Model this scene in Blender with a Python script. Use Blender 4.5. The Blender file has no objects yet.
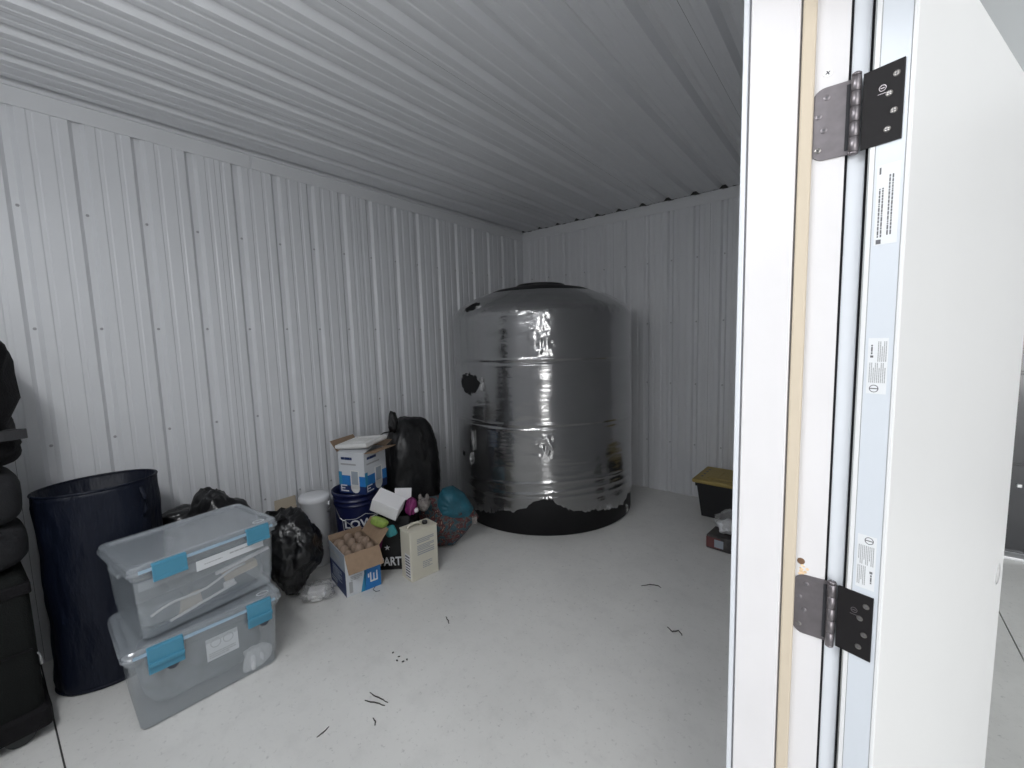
import bpy, bmesh, math, random
from mathutils import Vector, Matrix, noise
random.seed(7)
S = bpy.context.scene
C = S.collection
R = math.radians
# ------------------------------------------------------------------ camera
CAM_H = 1.51
F_PX, YAW, PITCH, ROLL = 429.6, 0.67261, 0.10158, -0.02916
_fw = Vector((-math.sin(YAW)*math.cos(PITCH), math.cos(YAW)*math.cos(PITCH), -math.sin(PITCH)))
_rt0 = Vector((math.cos(YAW), math.sin(YAW), 0)); _up0 = _rt0.cross(_fw)
_rt = _rt0*math.cos(ROLL) + _up0*math.sin(ROLL); _up = -_rt0*math.sin(ROLL) + _up0*math.cos(ROLL)
cd = bpy.data.cameras.new('camera'); cam = bpy.data.objects.new('camera', cd); C.objects.link(cam)
cd.sensor_width = 36.0; cd.lens = F_PX/1024*36; cd.clip_start = .02; cd.clip_end = 200
cam.matrix_world = Matrix(((_rt.x, _up.x, -_fw.x, 0), (_rt.y, _up.y, -_fw.y, 0), (_rt.z, _up.z, -_fw.z, CAM_H), (0, 0, 0, 1)))
S.camera = cam
def ray(px, py): return _fw + _rt*((px-512)/F_PX) - _up*((py-384)/F_PX)
def flr(px, py, z=0):
    d = ray(px, py); return d*((z-CAM_H)/d.z) + Vector((0, 0, CAM_H))
def atx(px, py, x):
    d = ray(px, py); return d*(x/d.x) + Vector((0, 0, CAM_H))
def aty(px, py, y):
    d = ray(px, py); return d*(y/d.y) + Vector((0, 0, CAM_H))
# ------------------------------------------------------------------ light
S.view_settings.view_transform = 'Standard'; S.view_settings.look = 'None'
S.view_settings.gamma = 1; S.view_settings.use_curve_mapping = False
S.view_settings.exposure = 0.0
w = bpy.data.worlds.new('overcast_sky'); S.world = w; w.use_nodes = True
w.node_tree.nodes['Background'].inputs[0].default_value = (.86, .92, 1, 1)
w.node_tree.nodes['Background'].inputs[1].default_value = 1.5
def area(name, loc, rot, sx, sy, power, col=(1, 1, 1)):
    l = bpy.data.lights.new(name, 'AREA'); l.shape = 'RECTANGLE'; l.size = sx; l.size_y = sy; l.energy = power; l.color = col
    o = bpy.data.objects.new(name, l); C.objects.link(o); o.location = loc; o.rotation_euler = rot; return o
# daylight through the open overhead door of the shop outside the store room
area('overhead_door_daylight', (4.6, -6.05, 2.1), (R(90), 0, 0), 4.8, 4.0, 430, (1, .985, .975))
# ------------------------------------------------------------------ materials
M = {}
def mat(name, col, rough=.5, metal=0, spec=.5, var=0, vscale=8, bump=0, bscale=40, coat=0, stretch=None, emit=None):
    m = bpy.data.materials.new(name); m.use_nodes = True; nt = m.node_tree; b = nt.nodes['Principled BSDF']
    b.inputs['Base Color'].default_value = (*col, 1); b.inputs['Roughness'].default_value = rough
    b.inputs['Metallic'].default_value = metal; b.inputs['Specular IOR Level'].default_value = spec
    b.inputs['Coat Weight'].default_value = coat
    tc = nt.nodes.new('ShaderNodeTexCoord'); vec = tc.outputs['Object']
    if stretch:
        mp = nt.nodes.new('ShaderNodeMapping'); mp.inputs['Scale'].default_value = stretch
        nt.links.new(vec, mp.inputs[0]); vec = mp.outputs[0]
    if var:
        n = nt.nodes.new('ShaderNodeTexNoise'); n.inputs['Scale'].default_value = vscale; n.inputs['Detail'].default_value = 5
        nt.links.new(vec, n.inputs[0])
        r = nt.nodes.new('ShaderNodeValToRGB')
        r.color_ramp.elements[0].position = .3; r.color_ramp.elements[1].position = .7
        r.color_ramp.elements[0].color = (*[max(0, c*(1-var)) for c in col], 1)
        r.color_ramp.elements[1].color = (*[min(1, c*(1+var)) for c in col], 1)
        nt.links.new(n.outputs[0], r.inputs[0]); nt.links.new(r.outputs[0], b.inputs['Base Color'])
    if bump:
        n = nt.nodes.new('ShaderNodeTexNoise'); n.inputs['Scale'].default_value = bscale; n.inputs['Detail'].default_value = 4
        nt.links.new(vec, n.inputs[0])
        bp = nt.nodes.new('ShaderNodeBump'); bp.inputs['Strength'].default_value = bump; bp.inputs['Distance'].default_value = .01
        nt.links.new(n.outputs[0], bp.inputs['Height']); nt.links.new(bp.outputs[0], b.inputs['Normal'])
    M[name] = m; return m
mat('liner', (.67, .68, .70), .38, 0, .5, .015, 3, .03, 25)
mat('liner_trim', (.67, .68, .695), .35)
mat('core', (.08, .08, .08), .9)
mat('shop_liner', (.50, .52, .53), .4)
mat('jamb_paint', (.66, .65, .66), .35, var=.02, vscale=6)
mat('casing_white', (.62, .65, .69), .3)
mat('door_paint', (.80, .80, .80), .38, var=.012, vscale=2)
mat('door_edge', (.60, .64, .69), .35)
mat('door_skin', (.72, .73, .74), .3)
mat('weatherstrip', (.54, .47, .37), .75)
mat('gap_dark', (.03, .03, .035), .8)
mat('hinge_steel', (.20, .185, .195), .38, .8, .5, .1, 60)
mat('hinge_dark', (.012, .011, .012), .6, 0, .2)
mat('screw_steel', (.22, .21, .20), .35, .9)
mat('screw_dull', (.34, .34, .35), .45)
mat('screw_white', (.78, .78, .78), .35)
mat('rust', (.16, .09, .05), .8)
mat('rust_stain', (.70, .52, .33), .7, var=.2, vscale=200)
mat('sticker', (.70, .72, .74), .4)
mat('ink', (.12, .12, .13), .6)
mat('ink_grey', (.36, .37, .38), .6)
mat('black_plastic', (.012, .012, .013), .42, bump=.15, bscale=60)
mat('black_tank', (.007, .007, .008), .55, 0, .25, bump=.1, bscale=30)
mat('bag_black', (.007, .007, .008), .28, 0, .5, bump=.55, bscale=26)
mat('bag_black_soft', (.006, .006, .007), .42, 0, .5, bump=.5, bscale=16)
mat('navy', (.004, .0065, .016), .5, 0, .3, bump=1.0, bscale=22, stretch=(1, 1, .35))
mat('navy_in', (.022, .028, .05), .6)
mat('case_black', (.006, .007, .0065), .8, 0, .2, bump=.4, bscale=300)
mat('case_grey', (.022, .022, .024), .8, 0, .2, bump=.4, bscale=250)
mat('case_dark', (.006, .0055, .0065), .75, 0, .2, bump=.4, bscale=120)
mat('wheel_grey', (.03, .034, .034), .5)
mat('latch_blue', (.07, .27, .40), .35)
mat('gasket_blue', (.34, .47, .58), .4)
mat('blue_bucket', (.005, .009, .055), .38)
mat('white_plastic', (.70, .71, .73), .42, var=.02)
mat('foam_white', (.74, .74, .73), .7)
mat('carton_white', (.62, .64, .67), .6)
mat('carton_grey', (.33, .37, .42), .6)
mat('print_blue', (.02, .18, .50), .5)
mat('print_teal', (.03, .25, .45), .5)
mat('print_navy', (.012, .03, .12), .5)
mat('print_white', (.72, .73, .75), .55)
mat('kraft', (.32, .22, .145), .8, var=.08, vscale=30)
mat('kraft_in', (.27, .19, .13), .85)
mat('tan_ball', (.27, .195, .145), .7, var=.15, vscale=25)
mat('cream', (.66, .63, .53), .42, var=.02)
mat('paper', (.78, .77, .78), .7)
mat('lime', (.24, .34, .07), .5, var=.2, vscale=40)
mat('teal', (.012, .095, .135), .55, var=.25, vscale=15, bump=.3, bscale=25)
mat('aqua', (.03, .22, .24), .5)
mat('magenta', (.18, .015, .11), .5, var=.3, vscale=25)
mat('fur', (.20, .18, .17), .95, var=.4, vscale=60, bump=.8, bscale=90)
mat('yellow_lid', (.34, .25, .07), .5, var=.05)
mat('tote_black', (.010, .010, .012), .5)
mat('pkg', (.06, .055, .055), .4, var=.5, vscale=25)
mat('pkg_red', (.15, .05, .05), .5)
mat('beige_board', (.52, .45, .35), .8)
mat('wood_tan', (.50, .40, .27), .6)
mat('grey_cloth', (.17, .19, .21), .9, var=.35, vscale=12, bump=.6, bscale=20)
mat('dark_item', (.09, .10, .12), .7)
mat('twig', (.05, .045, .04), .8)
mat('leather_grey', (.03, .03, .032), .7, 0, .2)
mat('dark_gloss', (.020, .022, .026), .12, .0, .6)
mat('alu', (.72, .73, .74), .3, .5)
mat('asphalt', (.25, .25, .25), .9)
mat('added_lamp_glow', (.9, .9, .9), .5)
M['added_lamp_glow'].node_tree.nodes['Principled BSDF'].inputs['Emission Color'].default_value = (1, 1, 1, 1); M['added_lamp_glow'].node_tree.nodes['Principled BSDF'].inputs['Emission Strength'].default_value = 4
mat('silver_wire', (.4, .4, .4), .3, .9)
# patterned fabric (paisley-like swirls of dark red, cream and teal)
m = mat('paisley', (.10, .04, .045), .8); nt = m.node_tree; b = nt.nodes['Principled BSDF']
v = nt.nodes.new('ShaderNodeTexVoronoi'); v.inputs['Scale'].default_value = 34; tc = nt.nodes.new('ShaderNodeTexCoord')
wv = nt.nodes.new('ShaderNodeTexNoise'); wv.inputs['Scale'].default_value = 14
mx = nt.nodes.new('ShaderNodeMixRGB'); mx.inputs[0].default_value = .12
nt.links.new(tc.outputs['Object'], wv.inputs[0]); nt.links.new(tc.outputs['Object'], mx.inputs[1]); nt.links.new(wv.outputs[1], mx.inputs[2]); nt.links.new(mx.outputs[0], v.inputs[0])
r = nt.nodes.new('ShaderNodeValToRGB'); cr = r.color_ramp; cr.interpolation = 'CONSTANT'
cr.elements[0].position = 0; cr.elements[0].color = (.34, .25, .18, 1); cr.elements[1].position = .16; cr.elements[1].color = (.12, .035, .035, 1)
for p, c in ((.34, (.055, .022, .025, 1)), (.52, (.11, .09, .08, 1)), (.62, (.03, .07, .09, 1))):
    e = cr.elements.new(p); e.color = c
nt.links.new(v.outputs['Distance'], r.inputs[0]); nt.links.new(r.outputs[0], b.inputs['Base Color'])
# painted concrete
m = mat('concrete', (.60, .60, .59), .34); nt = m.node_tree; b = nt.nodes['Principled BSDF']
tc = nt.nodes.new('ShaderNodeTexCoord')
def nz(scale, det=6, rough=.6):
    n = nt.nodes.new('ShaderNodeTexNoise'); n.inputs['Scale'].default_value = scale; n.inputs['Detail'].default_value = det; n.inputs['Roughness'].default_value = rough
    nt.links.new(tc.outputs['Object'], n.inputs[0]); return n
def ramp(src, stops):
    r = nt.nodes.new('ShaderNodeValToRGB'); el = r.color_ramp.elements
    el[0].position, el[0].color = stops[0][0], (*[stops[0][1]]*3, 1); el[1].position, el[1].color = stops[-1][0], (*[stops[-1][1]]*3, 1)
    nt.links.new(src, r.inputs[0]); return r
n1 = nz(1.7); n2 = nz(9, 8, .7); n3 = nz(38, 6, .8); n4 = nz(3.1, 4)
r1 = ramp(n1.outputs[0], [(.3, .93), (.7, 1.04)]); r2 = ramp(n2.outputs[0], [(.30, .93), (.5, 1)]); r3 = ramp(n3.outputs[0], [(.33, .70), (.42, 1)])
col = nt.nodes.new('ShaderNodeRGB'); col.outputs[0].default_value = (.745, .74, .72, 1)
prev = col.outputs[0]
for rr in (r1, r2, r3):
    k = nt.nodes.new('ShaderNodeMixRGB'); k.blend_type = 'MULTIPLY'; k.inputs[0].default_value = 1
    nt.links.new(prev, k.inputs[1]); nt.links.new(rr.outputs[0], k.inputs[2]); prev = k.outputs[0]
nt.links.new(prev, b.inputs['Base Color'])
rr = ramp(n4.outputs[0], [(.3, .28), (.7, .46)]); nt.links.new(rr.outputs[0], b.inputs['Roughness'])
bp = nt.nodes.new('ShaderNodeBump'); bp.inputs['Strength'].default_value = .06; bp.inputs['Distance'].default_value = .01
nt.links.new(n2.outputs[0], bp.inputs['Height']); nt.links.new(bp.outputs[0], b.inputs['Normal'])
# milky clear plastic and films: transparent mixed with a glossy / hazy surface
def clear(name, haze, col, fac, edge, rough=.2, bump=0, bscale=(20, 20, 20), tint=(1, 1, 1), gloss_col=(1, 1, 1)):
    m = bpy.data.materials.new(name); m.use_nodes = True; nt = m.node_tree; nt.nodes.clear()
    out = nt.nodes.new('ShaderNodeOutputMaterial'); tr = nt.nodes.new('ShaderNodeBsdfTransparent'); tr.inputs[0].default_value = (*tint, 1)
    di = nt.nodes.new('ShaderNodeBsdfDiffuse'); di.inputs[0].default_value = (*col, 1)
    gl = nt.nodes.new('ShaderNodeBsdfAnisotropic'); gl.inputs['Roughness'].default_value = rough; gl.inputs[0].default_value = (*gloss_col, 1)
    m1 = nt.nodes.new('ShaderNodeMixShader'); m2 = nt.nodes.new('ShaderNodeMixShader')
    m1.inputs[0].default_value = haze
    nt.links.new(tr.outputs[0], m1.inputs[1]); nt.links.new(di.outputs[0], m1.inputs[2])
    lw = nt.nodes.new('ShaderNodeLayerWeight'); lw.inputs[0].default_value = .35
    ma = nt.nodes.new('ShaderNodeMath'); ma.operation = 'MULTIPLY_ADD'; ma.inputs[1].default_value = edge; ma.inputs[2].default_value = fac; ma.use_clamp = True
    nt.links.new(lw.outputs['Facing'], ma.inputs[0]); nt.links.new(ma.outputs[0], m2.inputs[0])
    nt.links.new(m1.outputs[0], m2.inputs[1]); nt.links.new(gl.outputs[0], m2.inputs[2]); nt.links.new(m2.outputs[0], out.inputs[0])
    if bump:
        tc = nt.nodes.new('ShaderNodeTexCoord'); mp = nt.nodes.new('ShaderNodeMapping'); mp.inputs['Scale'].default_value = bscale
        n = nt.nodes.new('ShaderNodeTexNoise'); n.inputs['Scale'].default_value = 1; n.inputs['Detail'].default_value = 5
        bp = nt.nodes.new('ShaderNodeBump'); bp.inputs['Strength'].default_value = bump; bp.inputs['Distance'].default_value = .01
        nt.links.new(tc.outputs['Object'], mp.inputs[0]); nt.links.new(mp.outputs[0], n.inputs[0]); nt.links.new(n.outputs[0], bp.inputs['Height'])
        nt.links.new(bp.outputs[0], gl.inputs['Normal'])
    M[name] = m; return m
clear('milky', .20, (.55, .61, .66), .05, .20, .2)
clear('milky_lid', .26, (.52, .57, .62), .06, .22, .22)
clear('film', .035, (.7, .7, .72), .22, .62, .15, .16, (16, 16, 45))
clear('clear_bag', .22, (.6, .6, .6), .05, .25, .22, .5, (30, 30, 30))
# ------------------------------------------------------------------ helpers
def link(o, parent=None):
    C.objects.link(o)
    if parent: o.parent = parent
    return o
def obj(name, bm, material, parent=None, smooth=False, loc=None, mats=None):
    me = bpy.data.meshes.new(name)
    bmesh.ops.recalc_face_normals(bm, faces=bm.faces[:]); bm.to_mesh(me); bm.free()
    for k in (mats or [material]): me.materials.append(M[k])
    if smooth:
        for p in me.polygons: p.use_smooth = True
    o = bpy.data.objects.new(name, me); link(o, parent)
    if loc: o.location = loc
    return o
def tag(o, label, cat, group=None):
    o['label'] = label; o['category'] = cat
    if group: o['group'] = group
    return o
def struct(o, label=None, cat=None):
    o['kind'] = 'structure'
    if label: o['label'] = label; o['category'] = cat
    return o
def thing(name, label, cat, loc=(0, 0, 0), rz=0, group=None):
    o = bpy.data.objects.new(name, None); C.objects.link(o); o.location = loc; o.rotation_euler = (0, 0, rz); o.empty_display_size = .1
    return tag(o, label, cat, group)
def copy_tree(o, parent=None):
    c = o.copy(); C.objects.link(c); c.parent = parent
    for ch in list(o.children): copy_tree(ch, c)
    return c
def nb(): return bmesh.new()
def box(bm, x0, x1, y0, y1, z0, z1, bevel=0, seg=2, mtx=None):
    r = bmesh.ops.create_cube(bm, size=1)
    vs = r['verts']
    for v in vs:
        v.co = Vector((x0+(v.co.x+.5)*(x1-x0), y0+(v.co.y+.5)*(y1-y0), z0+(v.co.z+.5)*(z1-z0)))
    if bevel:
        es = list({e for v in vs for e in v.link_edges})
        r = bmesh.ops.bevel(bm, geom=es, offset=bevel, segments=seg, affect='EDGES', profile=.5)
        vs = list({v for f in r['faces'] for v in f.verts})
    if mtx is not None: bmesh.ops.transform(bm, matrix=mtx, verts=vs)
    return bm
def bx(*a, **k): return box(nb(), *a, **k)
def lathe(bm, prof, n=48, c=(0, 0), cap0=True, cap1=True, a0=0):
    rings = []
    for r, z in prof:
        rings.append([bm.verts.new((c[0]+r*math.cos(a0+2*math.pi*i/n), c[1]+r*math.sin(a0+2*math.pi*i/n), z)) for i in range(n)])
    for a, b_ in zip(rings, rings[1:]):
        for i in range(n): bm.faces.new((a[i], a[(i+1) % n], b_[(i+1) % n], b_[i]))
    if cap0: bm.faces.new(rings[0][::-1])
    if cap1: bm.faces.new(rings[-1])
    return bm
def tube(bm, pts, r, n=8, taper=None):
    pts = [Vector(p) for p in pts]; rings = []
    for i, p in enumerate(pts):
        d = (pts[min(i+1, len(pts)-1)] - pts[max(i-1, 0)]).normalized()
        u = d.cross(Vector((0, 0, 1)))
        if u.length < .05: u = d.cross(Vector((1, 0, 0)))
        u.normalize(); v = d.cross(u); rr = r*(taper[i] if taper else 1)
        rings.append([bm.verts.new(p + (u*math.cos(2*math.pi*k/n) + v*math.sin(2*math.pi*k/n))*rr) for k in range(n)])
    for a, b_ in zip(rings, rings[1:]):
        for i in range(n): bm.faces.new((a[i], a[(i+1) % n], b_[(i+1) % n], b_[i]))
    bm.faces.new(rings[0][::-1]); bm.faces.new(rings[-1]); return bm
def prism(bm, pts, h0, h1):
    """pts: outline in XY, extruded from z=h0 to z=h1"""
    a = [bm.verts.new((x, y, h0)) for x, y in pts]; b_ = [bm.verts.new((x, y, h1)) for x, y in pts]; n = len(pts)
    for i in range(n): bm.faces.new((a[i], a[(i+1) % n], b_[(i+1) % n], b_[i]))
    bm.faces.new(a[::-1]); bm.faces.new(b_); return bm
def frame_mtx(o, u, v, n):
    u, v, n = Vector(u), Vector(v), Vector(n)
    return Matrix(((u.x, v.x, n.x, o[0]), (u.y, v.y, n.y, o[1]), (u.z, v.z, n.z, o[2]), (0, 0, 0, 1)))
def place(o, mtx): o.matrix_local = mtx; return o
def grid_loft(bm, rows, closed=True):
    rv = [[bm.verts.new(p) for p in r] for r in rows]
    for a, b_ in zip(rv, rv[1:]):
        n = len(a)
        for i in range(n if closed else n-1): bm.faces.new((a[i], a[(i+1) % n], b_[(i+1) % n], b_[i]))
    return rv
_font = {}
def text_bm(s, size, extrude=.0006, bold=0, align='CENTER'):
    cu = bpy.data.curves.new('t', 'FONT'); cu.body = s; cu.size = size; cu.extrude = extrude; cu.offset = bold; cu.align_x = align; cu.align_y = 'CENTER'; cu.resolution_u = 3
    o = bpy.data.objects.new('t', cu); C.objects.link(o); bpy.context.view_layer.update()
    me = bpy.data.meshes.new_from_object(o.evaluated_get(bpy.context.evaluated_depsgraph_get()))
    bm = nb(); bm.from_mesh(me); bpy.data.objects.remove(o); bpy.data.curves.remove(cu); bpy.data.meshes.remove(me)
    return bm
def dashes(bm, x0, y0, wid, rows, pitch, hgt, seed=0, z=.0004, gap=.25):
    """rows of small print, too fine to read"""
    rn = random.Random(seed)
    for r_ in range(rows):
        x = x0; end = x0 + wid*(1 if r_ % 3 != 2 else .75)
        while x < end:
            l = rn.uniform(.6, 2.4)*hgt*1.6; l = min(l, end-x)
            box(bm, x, x+l, y0-r_*pitch-hgt/2, y0-r_*pitch+hgt/2, 0, z); x += l + hgt*gap*2
    return bm
# ================================================================== SETTING
XL, YB, H = -3.053, 4.102, 2.737        # left wall, back wall, ceiling
WX = -.157                               # room face of the door wall, its shop face is x = 0
YF = -1.9                                # front wall of the store room, behind the camera
XS, YS0, HS = 8.2, -6.2, 5.0             # the shop outside
# --- floor slabs with sawn joints
fl = struct(obj('floor', bx(-3.5, 8.6, -6.6, 4.5, -.20, -.012), 'core'))
jx, jy, g = .662, .072, .003
for x0, x1 in ((-3.4, jx-g), (jx+g, 4.4-g), (4.4+g, 8.5)):
    for y0, y1 in ((-6.5, -3.0-g), (-3.0+g, jy-g), (jy+g, 4.4)):
        obj('floor_slab', bx(x0, x1, y0, y1, -.012, 0), 'concrete', fl)
# --- ribbed steel liner panels: flats in the wall plane, ribs pressed back
def panel_bm(u0, u1, phase, s, length, rib=.017):
    pts = [(u0, 0)]
    k = math.floor((u0-phase)/s)-1
    while phase + k*s < u1 + s:
        c = phase + k*s
        for off, hw, tw, dp in ((0, .030+max(0, rib-.017)*.8, .013, -rib), (s/3, .013, .007, -.0028), (2*s/3, .013, .007, -.0028)):
            for du, d in ((-hw, 0), (-tw, dp), (tw, dp), (hw, 0)):
                if u0 < c+off+du < u1: pts.append((c+off+du, d))
        k += 1
    pts.append((u1, 0)); pts.sort()
    bm = nb()
    a = [bm.verts.new((u, 0, d)) for u, d in pts]; b_ = [bm.verts.new((u, length, d)) for u, d in pts]
    for i in range(len(pts)-1): bm.faces.new((a[i], a[i+1], b_[i+1], b_[i]))
    return bm
def liner(parent, origin, u, v, n, umax, phase, s, length, rows, material='liner', rib=.017, screws=True):
    """panels along u from 0 to umax; 4 ribs each"""
    mtx = frame_mtx(origin, u, v, n)
    start = phase - s/2
    while start > 0: start -= 4*s
    while start < umax:
        a, e = max(0, start), min(umax, start+4*s)
        if e - a > .02:
            me = panel_bm(a+.0006, e-.0006, phase, s, length, rib)
            o = obj('metal_panel', me, material, parent); place(o, mtx)
            if screws:
                bm = nb(); k = math.ceil((a-phase)/s)
                while phase + k*s < e:
                    for z in rows:
                        lathe(bm, [(.0075, -.017), (.0075, -.0155), (.0045, -.015), (.0045, -.011)], 6, (phase+k*s+.004, z))
                    k += 1
                if len(bm.verts):
                    so = obj('screws', bm, 'screw_dull', o); so['kind'] = 'stuff'
                else: bm.free()
        start += 4*s
wl = struct(obj('wall_left', bx(XL-.14, XL-.021, YF-.14, YB+.14, 0, H+.16), 'core'))
liner(wl, (XL, YF, 0), (0, 1, 0), (0, 0, 1), (1, 0, 0), YB-YF, .204-YF-8*.2345, .2345, H, (.49, 1.06, 1.63, 2.20))
wb = struct(obj('wall_back', bx(XL-.021, WX+.10, YB+.021, YB+.14, 0, H+.16), 'core'))
liner(wb, (XL, YB, 0), (1, 0, 0), (0, 0, 1), (0, -1, 0), WX-XL, -.904-XL-8*.2265, .2265, H, (.49, 1.06, 1.63, 2.20))
ce = struct(obj('ceiling', bx(XL-.021, WX+.10, YF-.14, YB+.021, H+.030, H+.16), 'core'))
liner(ce, (WX, YF, H), (-1, 0, 0), (0, 1, 0), (0, 0, -1), WX-XL, (.679+WX)-0*.2352, .2352, YB-YF-.006, (), 'liner', .026, screws=False)
wf = struct(obj('wall_front', bx(XL-.021, WX, YF-.14, YF-.021, 0, H+.16), 'core'))
liner(wf, (WX, YF, 0), (-1, 0, 0), (0, 0, 1), (0, 1, 0), WX-XL, .1, .2345, H, (.49, 1.06, 1.63, 2.20), screws=False)
# door wall between room and shop (opening y -.115 .. .845)
OY0, OY1, OZ = -.125, .846, 2.075
bm = nb()
box(bm, WX+.0195, -.006, OY1, YB+.14, 0, HS); box(bm, WX+.0195, -.006, YF-.14, OY0, 0, HS); box(bm, WX+.0195, -.006, OY0, OY1, OZ, HS)
wr = struct(obj('wall_right', bm, 'core'))
liner(wr, (WX, YB, 0), (0, -1, 0), (0, 0, 1), (-1, 0, 0), YB-OY1-.055, .11, .2265, H, (.49, 1.06, 1.63, 2.20), screws=False)
liner(wr, (WX, OY0-.055, 0), (0, -1, 0), (0, 0, 1), (-1, 0, 0), OY0-.055-YF, .11, .2265, H, (), screws=False)
obj('header_panel', bx(WX-.0005, WX+.019, OY0-.055, OY1+.055, OZ+.03, H), 'liner', wr)
obj('shop_panel', bx(-.006, 0, OY1+.05, YB, 0, HS), 'shop_liner', wr); obj('shop_panel', bx(-.006, 0, YS0, OY0-.05, 0, HS), 'shop_liner', wr)
obj('shop_panel', bx(-.006, 0, OY0-.05, OY1+.05, OZ+.05, HS), 'shop_liner', wr)
# --- added fill lamp, unseen behind the camera, to brighten the store room
lp = thing('added_fill_lamp', 'added unseen bare-tube fill lamp hung below the store room ceiling behind the doorway', 'lamp', (-.95, -.30, 2.40))
obj('housing', bx(-.62, .62, -.05, .05, .05, .09, .008), 'casing_white', lp)  # housing of the added fill lamp
obj('tube', tube(nb(), [(-.60, 0, 0), (.60, 0, 0)], .018, 12), 'added_lamp_glow', lp, True)
for xx in (-.5, .5): obj('added_lamp_chain', tube(nb(), [(xx, 0, .09), (xx, 0, H-2.40)], .004, 6), 'silver_wire', lp); obj('added_tube_holder', bx(xx*1.2-.012, xx*1.2+.012, -.02, .02, -.02, .05), 'casing_white', lp)
for xx in (-.45, -.15, .15, .45):
    l_ = bpy.data.lights.new('fill_tube_light', 'POINT'); l_.energy = 7.8; l_.shadow_soft_size = .05; l_.color = (.97, .985, 1)
    o = bpy.data.objects.new('fill_tube_light', l_); C.objects.link(o); o.location = (xx, 0, -.08); o.parent = lp
a_ = area('fill_lamp_light', (0, 0, -.03), (0, 0, 0), 1.18, .10, 15, (.97, .985, 1)); a_.parent = lp
# --- flat trim under the ceiling
def trim(name, parts):
    t = None
    for p in parts:
        o = obj(name if t is None else 'trim_piece', bx(*p), 'liner_trim', t)
        if t is None: t = struct(o)
    return t
TZ0, TZ1 = 2.641, 2.722
trim('trim_1', [(XL-.001, XL+.006, YF, 1.224, TZ0, TZ1), (XL-.001, XL+.006, 1.236, YB, TZ0, TZ1)])
trim('trim_2', [(XL+.006, WX, YB-.006, YB+.001, TZ0, TZ1)])
struct(obj('trim_3', bx(XL+.002, XL+.018, YF, YB, TZ1, H-.001), 'liner_trim'))
# --- the shop outside
sc = struct(obj('ceiling_shop', bx(0, XS, YS0, YB+.14, HS+.02, HS+.16), 'core'))
liner(sc, (XS, YS0, HS), (-1, 0, 0), (0, 1, 0), (0, 0, -1), XS, XS-1.18+.23, .2345, YB-YS0, (), 'shop_liner', screws=False)
DX0, DX1, DZ = .50, 3.7, 3.0
bm = nb(); box(bm, -.157, DX0, YB, YB+.14, 0, HS); box(bm, DX1, XS, YB, YB+.14, 0, HS); box(bm, DX0, DX1, YB, YB+.14, DZ, HS)
struct(obj('wall_shop_back', bm, 'shop_liner'))
bm = nb(); box(bm, -.157, 2.1, YS0-.14, YS0, 0, HS); box(bm, 7.1, XS, YS0-.14, YS0, 0, HS); box(bm, 2.1, 7.1, YS0-.14, YS0, 4.2, HS)
struct(obj('wall_shop_front', bm, 'shop_liner'))
struct(obj('wall_shop_side', bx(XS, XS+.14, YS0, YB, 0, HS), 'shop_liner'))
struct(obj('ground', bx(-20, 30, -40, -6.6, -.25, -.05), 'asphalt'))
# added high-bay lamps, unseen under the shop ceiling, for light from above
hb0 = None
for i, lx in enumerate((2.2, 5.6)):
    for j, ly in enumerate((-4.2, -1.4, 1.6)):
        t = thing('added_bay_lamp', ('near' if i == 0 else 'far') + ' side added unseen LED high-bay lamp under the shop ceiling, ' + ('by the overhead door', 'in the middle', 'by the dark door')[j], 'lamp', (lx, ly, HS-.25), 0, 'added shop high-bay lamps')
        obj('housing', bx(-.16, .16, -.6, .6, .02, .07, .01), 'casing_white', t)  # housing of the added bay lamp
        obj('added_lamp_diffuser', bx(-.15, .15, -.58, .58, .008, .02), 'added_lamp_glow', t)
        for yy in (-.4, .4): obj('added_lamp_hanger', tube(nb(), [(0, yy, .07), (0, yy, .25)], .004, 6), 'silver_wire', t)
        a_ = area('added_bay_light', (0, 0, .004), (0, 0, 0), .30, 1.16, 15, (.97, .99, 1)); a_.parent = t
# dark glossy roll-up door at the far end of the shop, with a pale threshold
d2 = struct(obj('door_2', bx(DX0, DX1, YB+.05, YB+.09, .02, DZ), 'dark_gloss'))
for k in range(5):
    obj('door_panel', bx(DX0+.01, DX1-.01, YB+.03, YB+.05, .03+k*.594, .03+k*.594+.58, .004), 'dark_gloss', d2)
obj('handle', bx(.862, .885, YB+.012, YB+.03, .470, .490, .004), 'alu', d2)
obj('threshold', bx(DX0, DX1, YB-.045, YB+.05, 0, .02, .004), 'alu', d2)
# ================================================================== DOOR FRAME AND DOOR
JZ = 2.05
fr = struct(obj('trim_4', bx(WX+.002, -.0215, .82, .846, 0, JZ), 'jamb_paint'))     # hinge jamb
obj('stop', bx(-.1455, -.0805, .808, .8205, 0, JZ, .0015), 'jamb_paint', fr)
obj('weatherstrip', bx(-.0785, -.0610, .8115, .8205, 0, JZ, .003), 'weatherstrip', fr)
obj('inner_casing', bx(WX-.0005, -.149, .813, .905, 0, JZ+.06, .002), 'casing_white', fr)
obj('outer_casing', bx(-.0185, .0022, .8265, .895, 0, JZ+.06, .0015), 'casing_white', fr)
obj('shadow_gap_strip', bx(.0022, .0052, .835, .88, 0, JZ), 'gap_dark', fr)  # dark strip standing in for the shade in the gap between casing and door
obj('kerf', bx(-.0215, -.0185, .832, .846, 0, JZ), 'gap_dark', fr)
obj('latch_jamb', bx(WX+.002, -.0215, OY0, -.101, 0, JZ), 'jamb_paint', fr)
obj('latch_stop', bx(-.1455, -.0805, -.101, -.089, 0, JZ, .0015), 'jamb_paint', fr)
obj('head_jamb', bx(WX+.002, -.0215, OY0, .846, JZ, JZ+.025), 'jamb_paint', fr)
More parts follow.
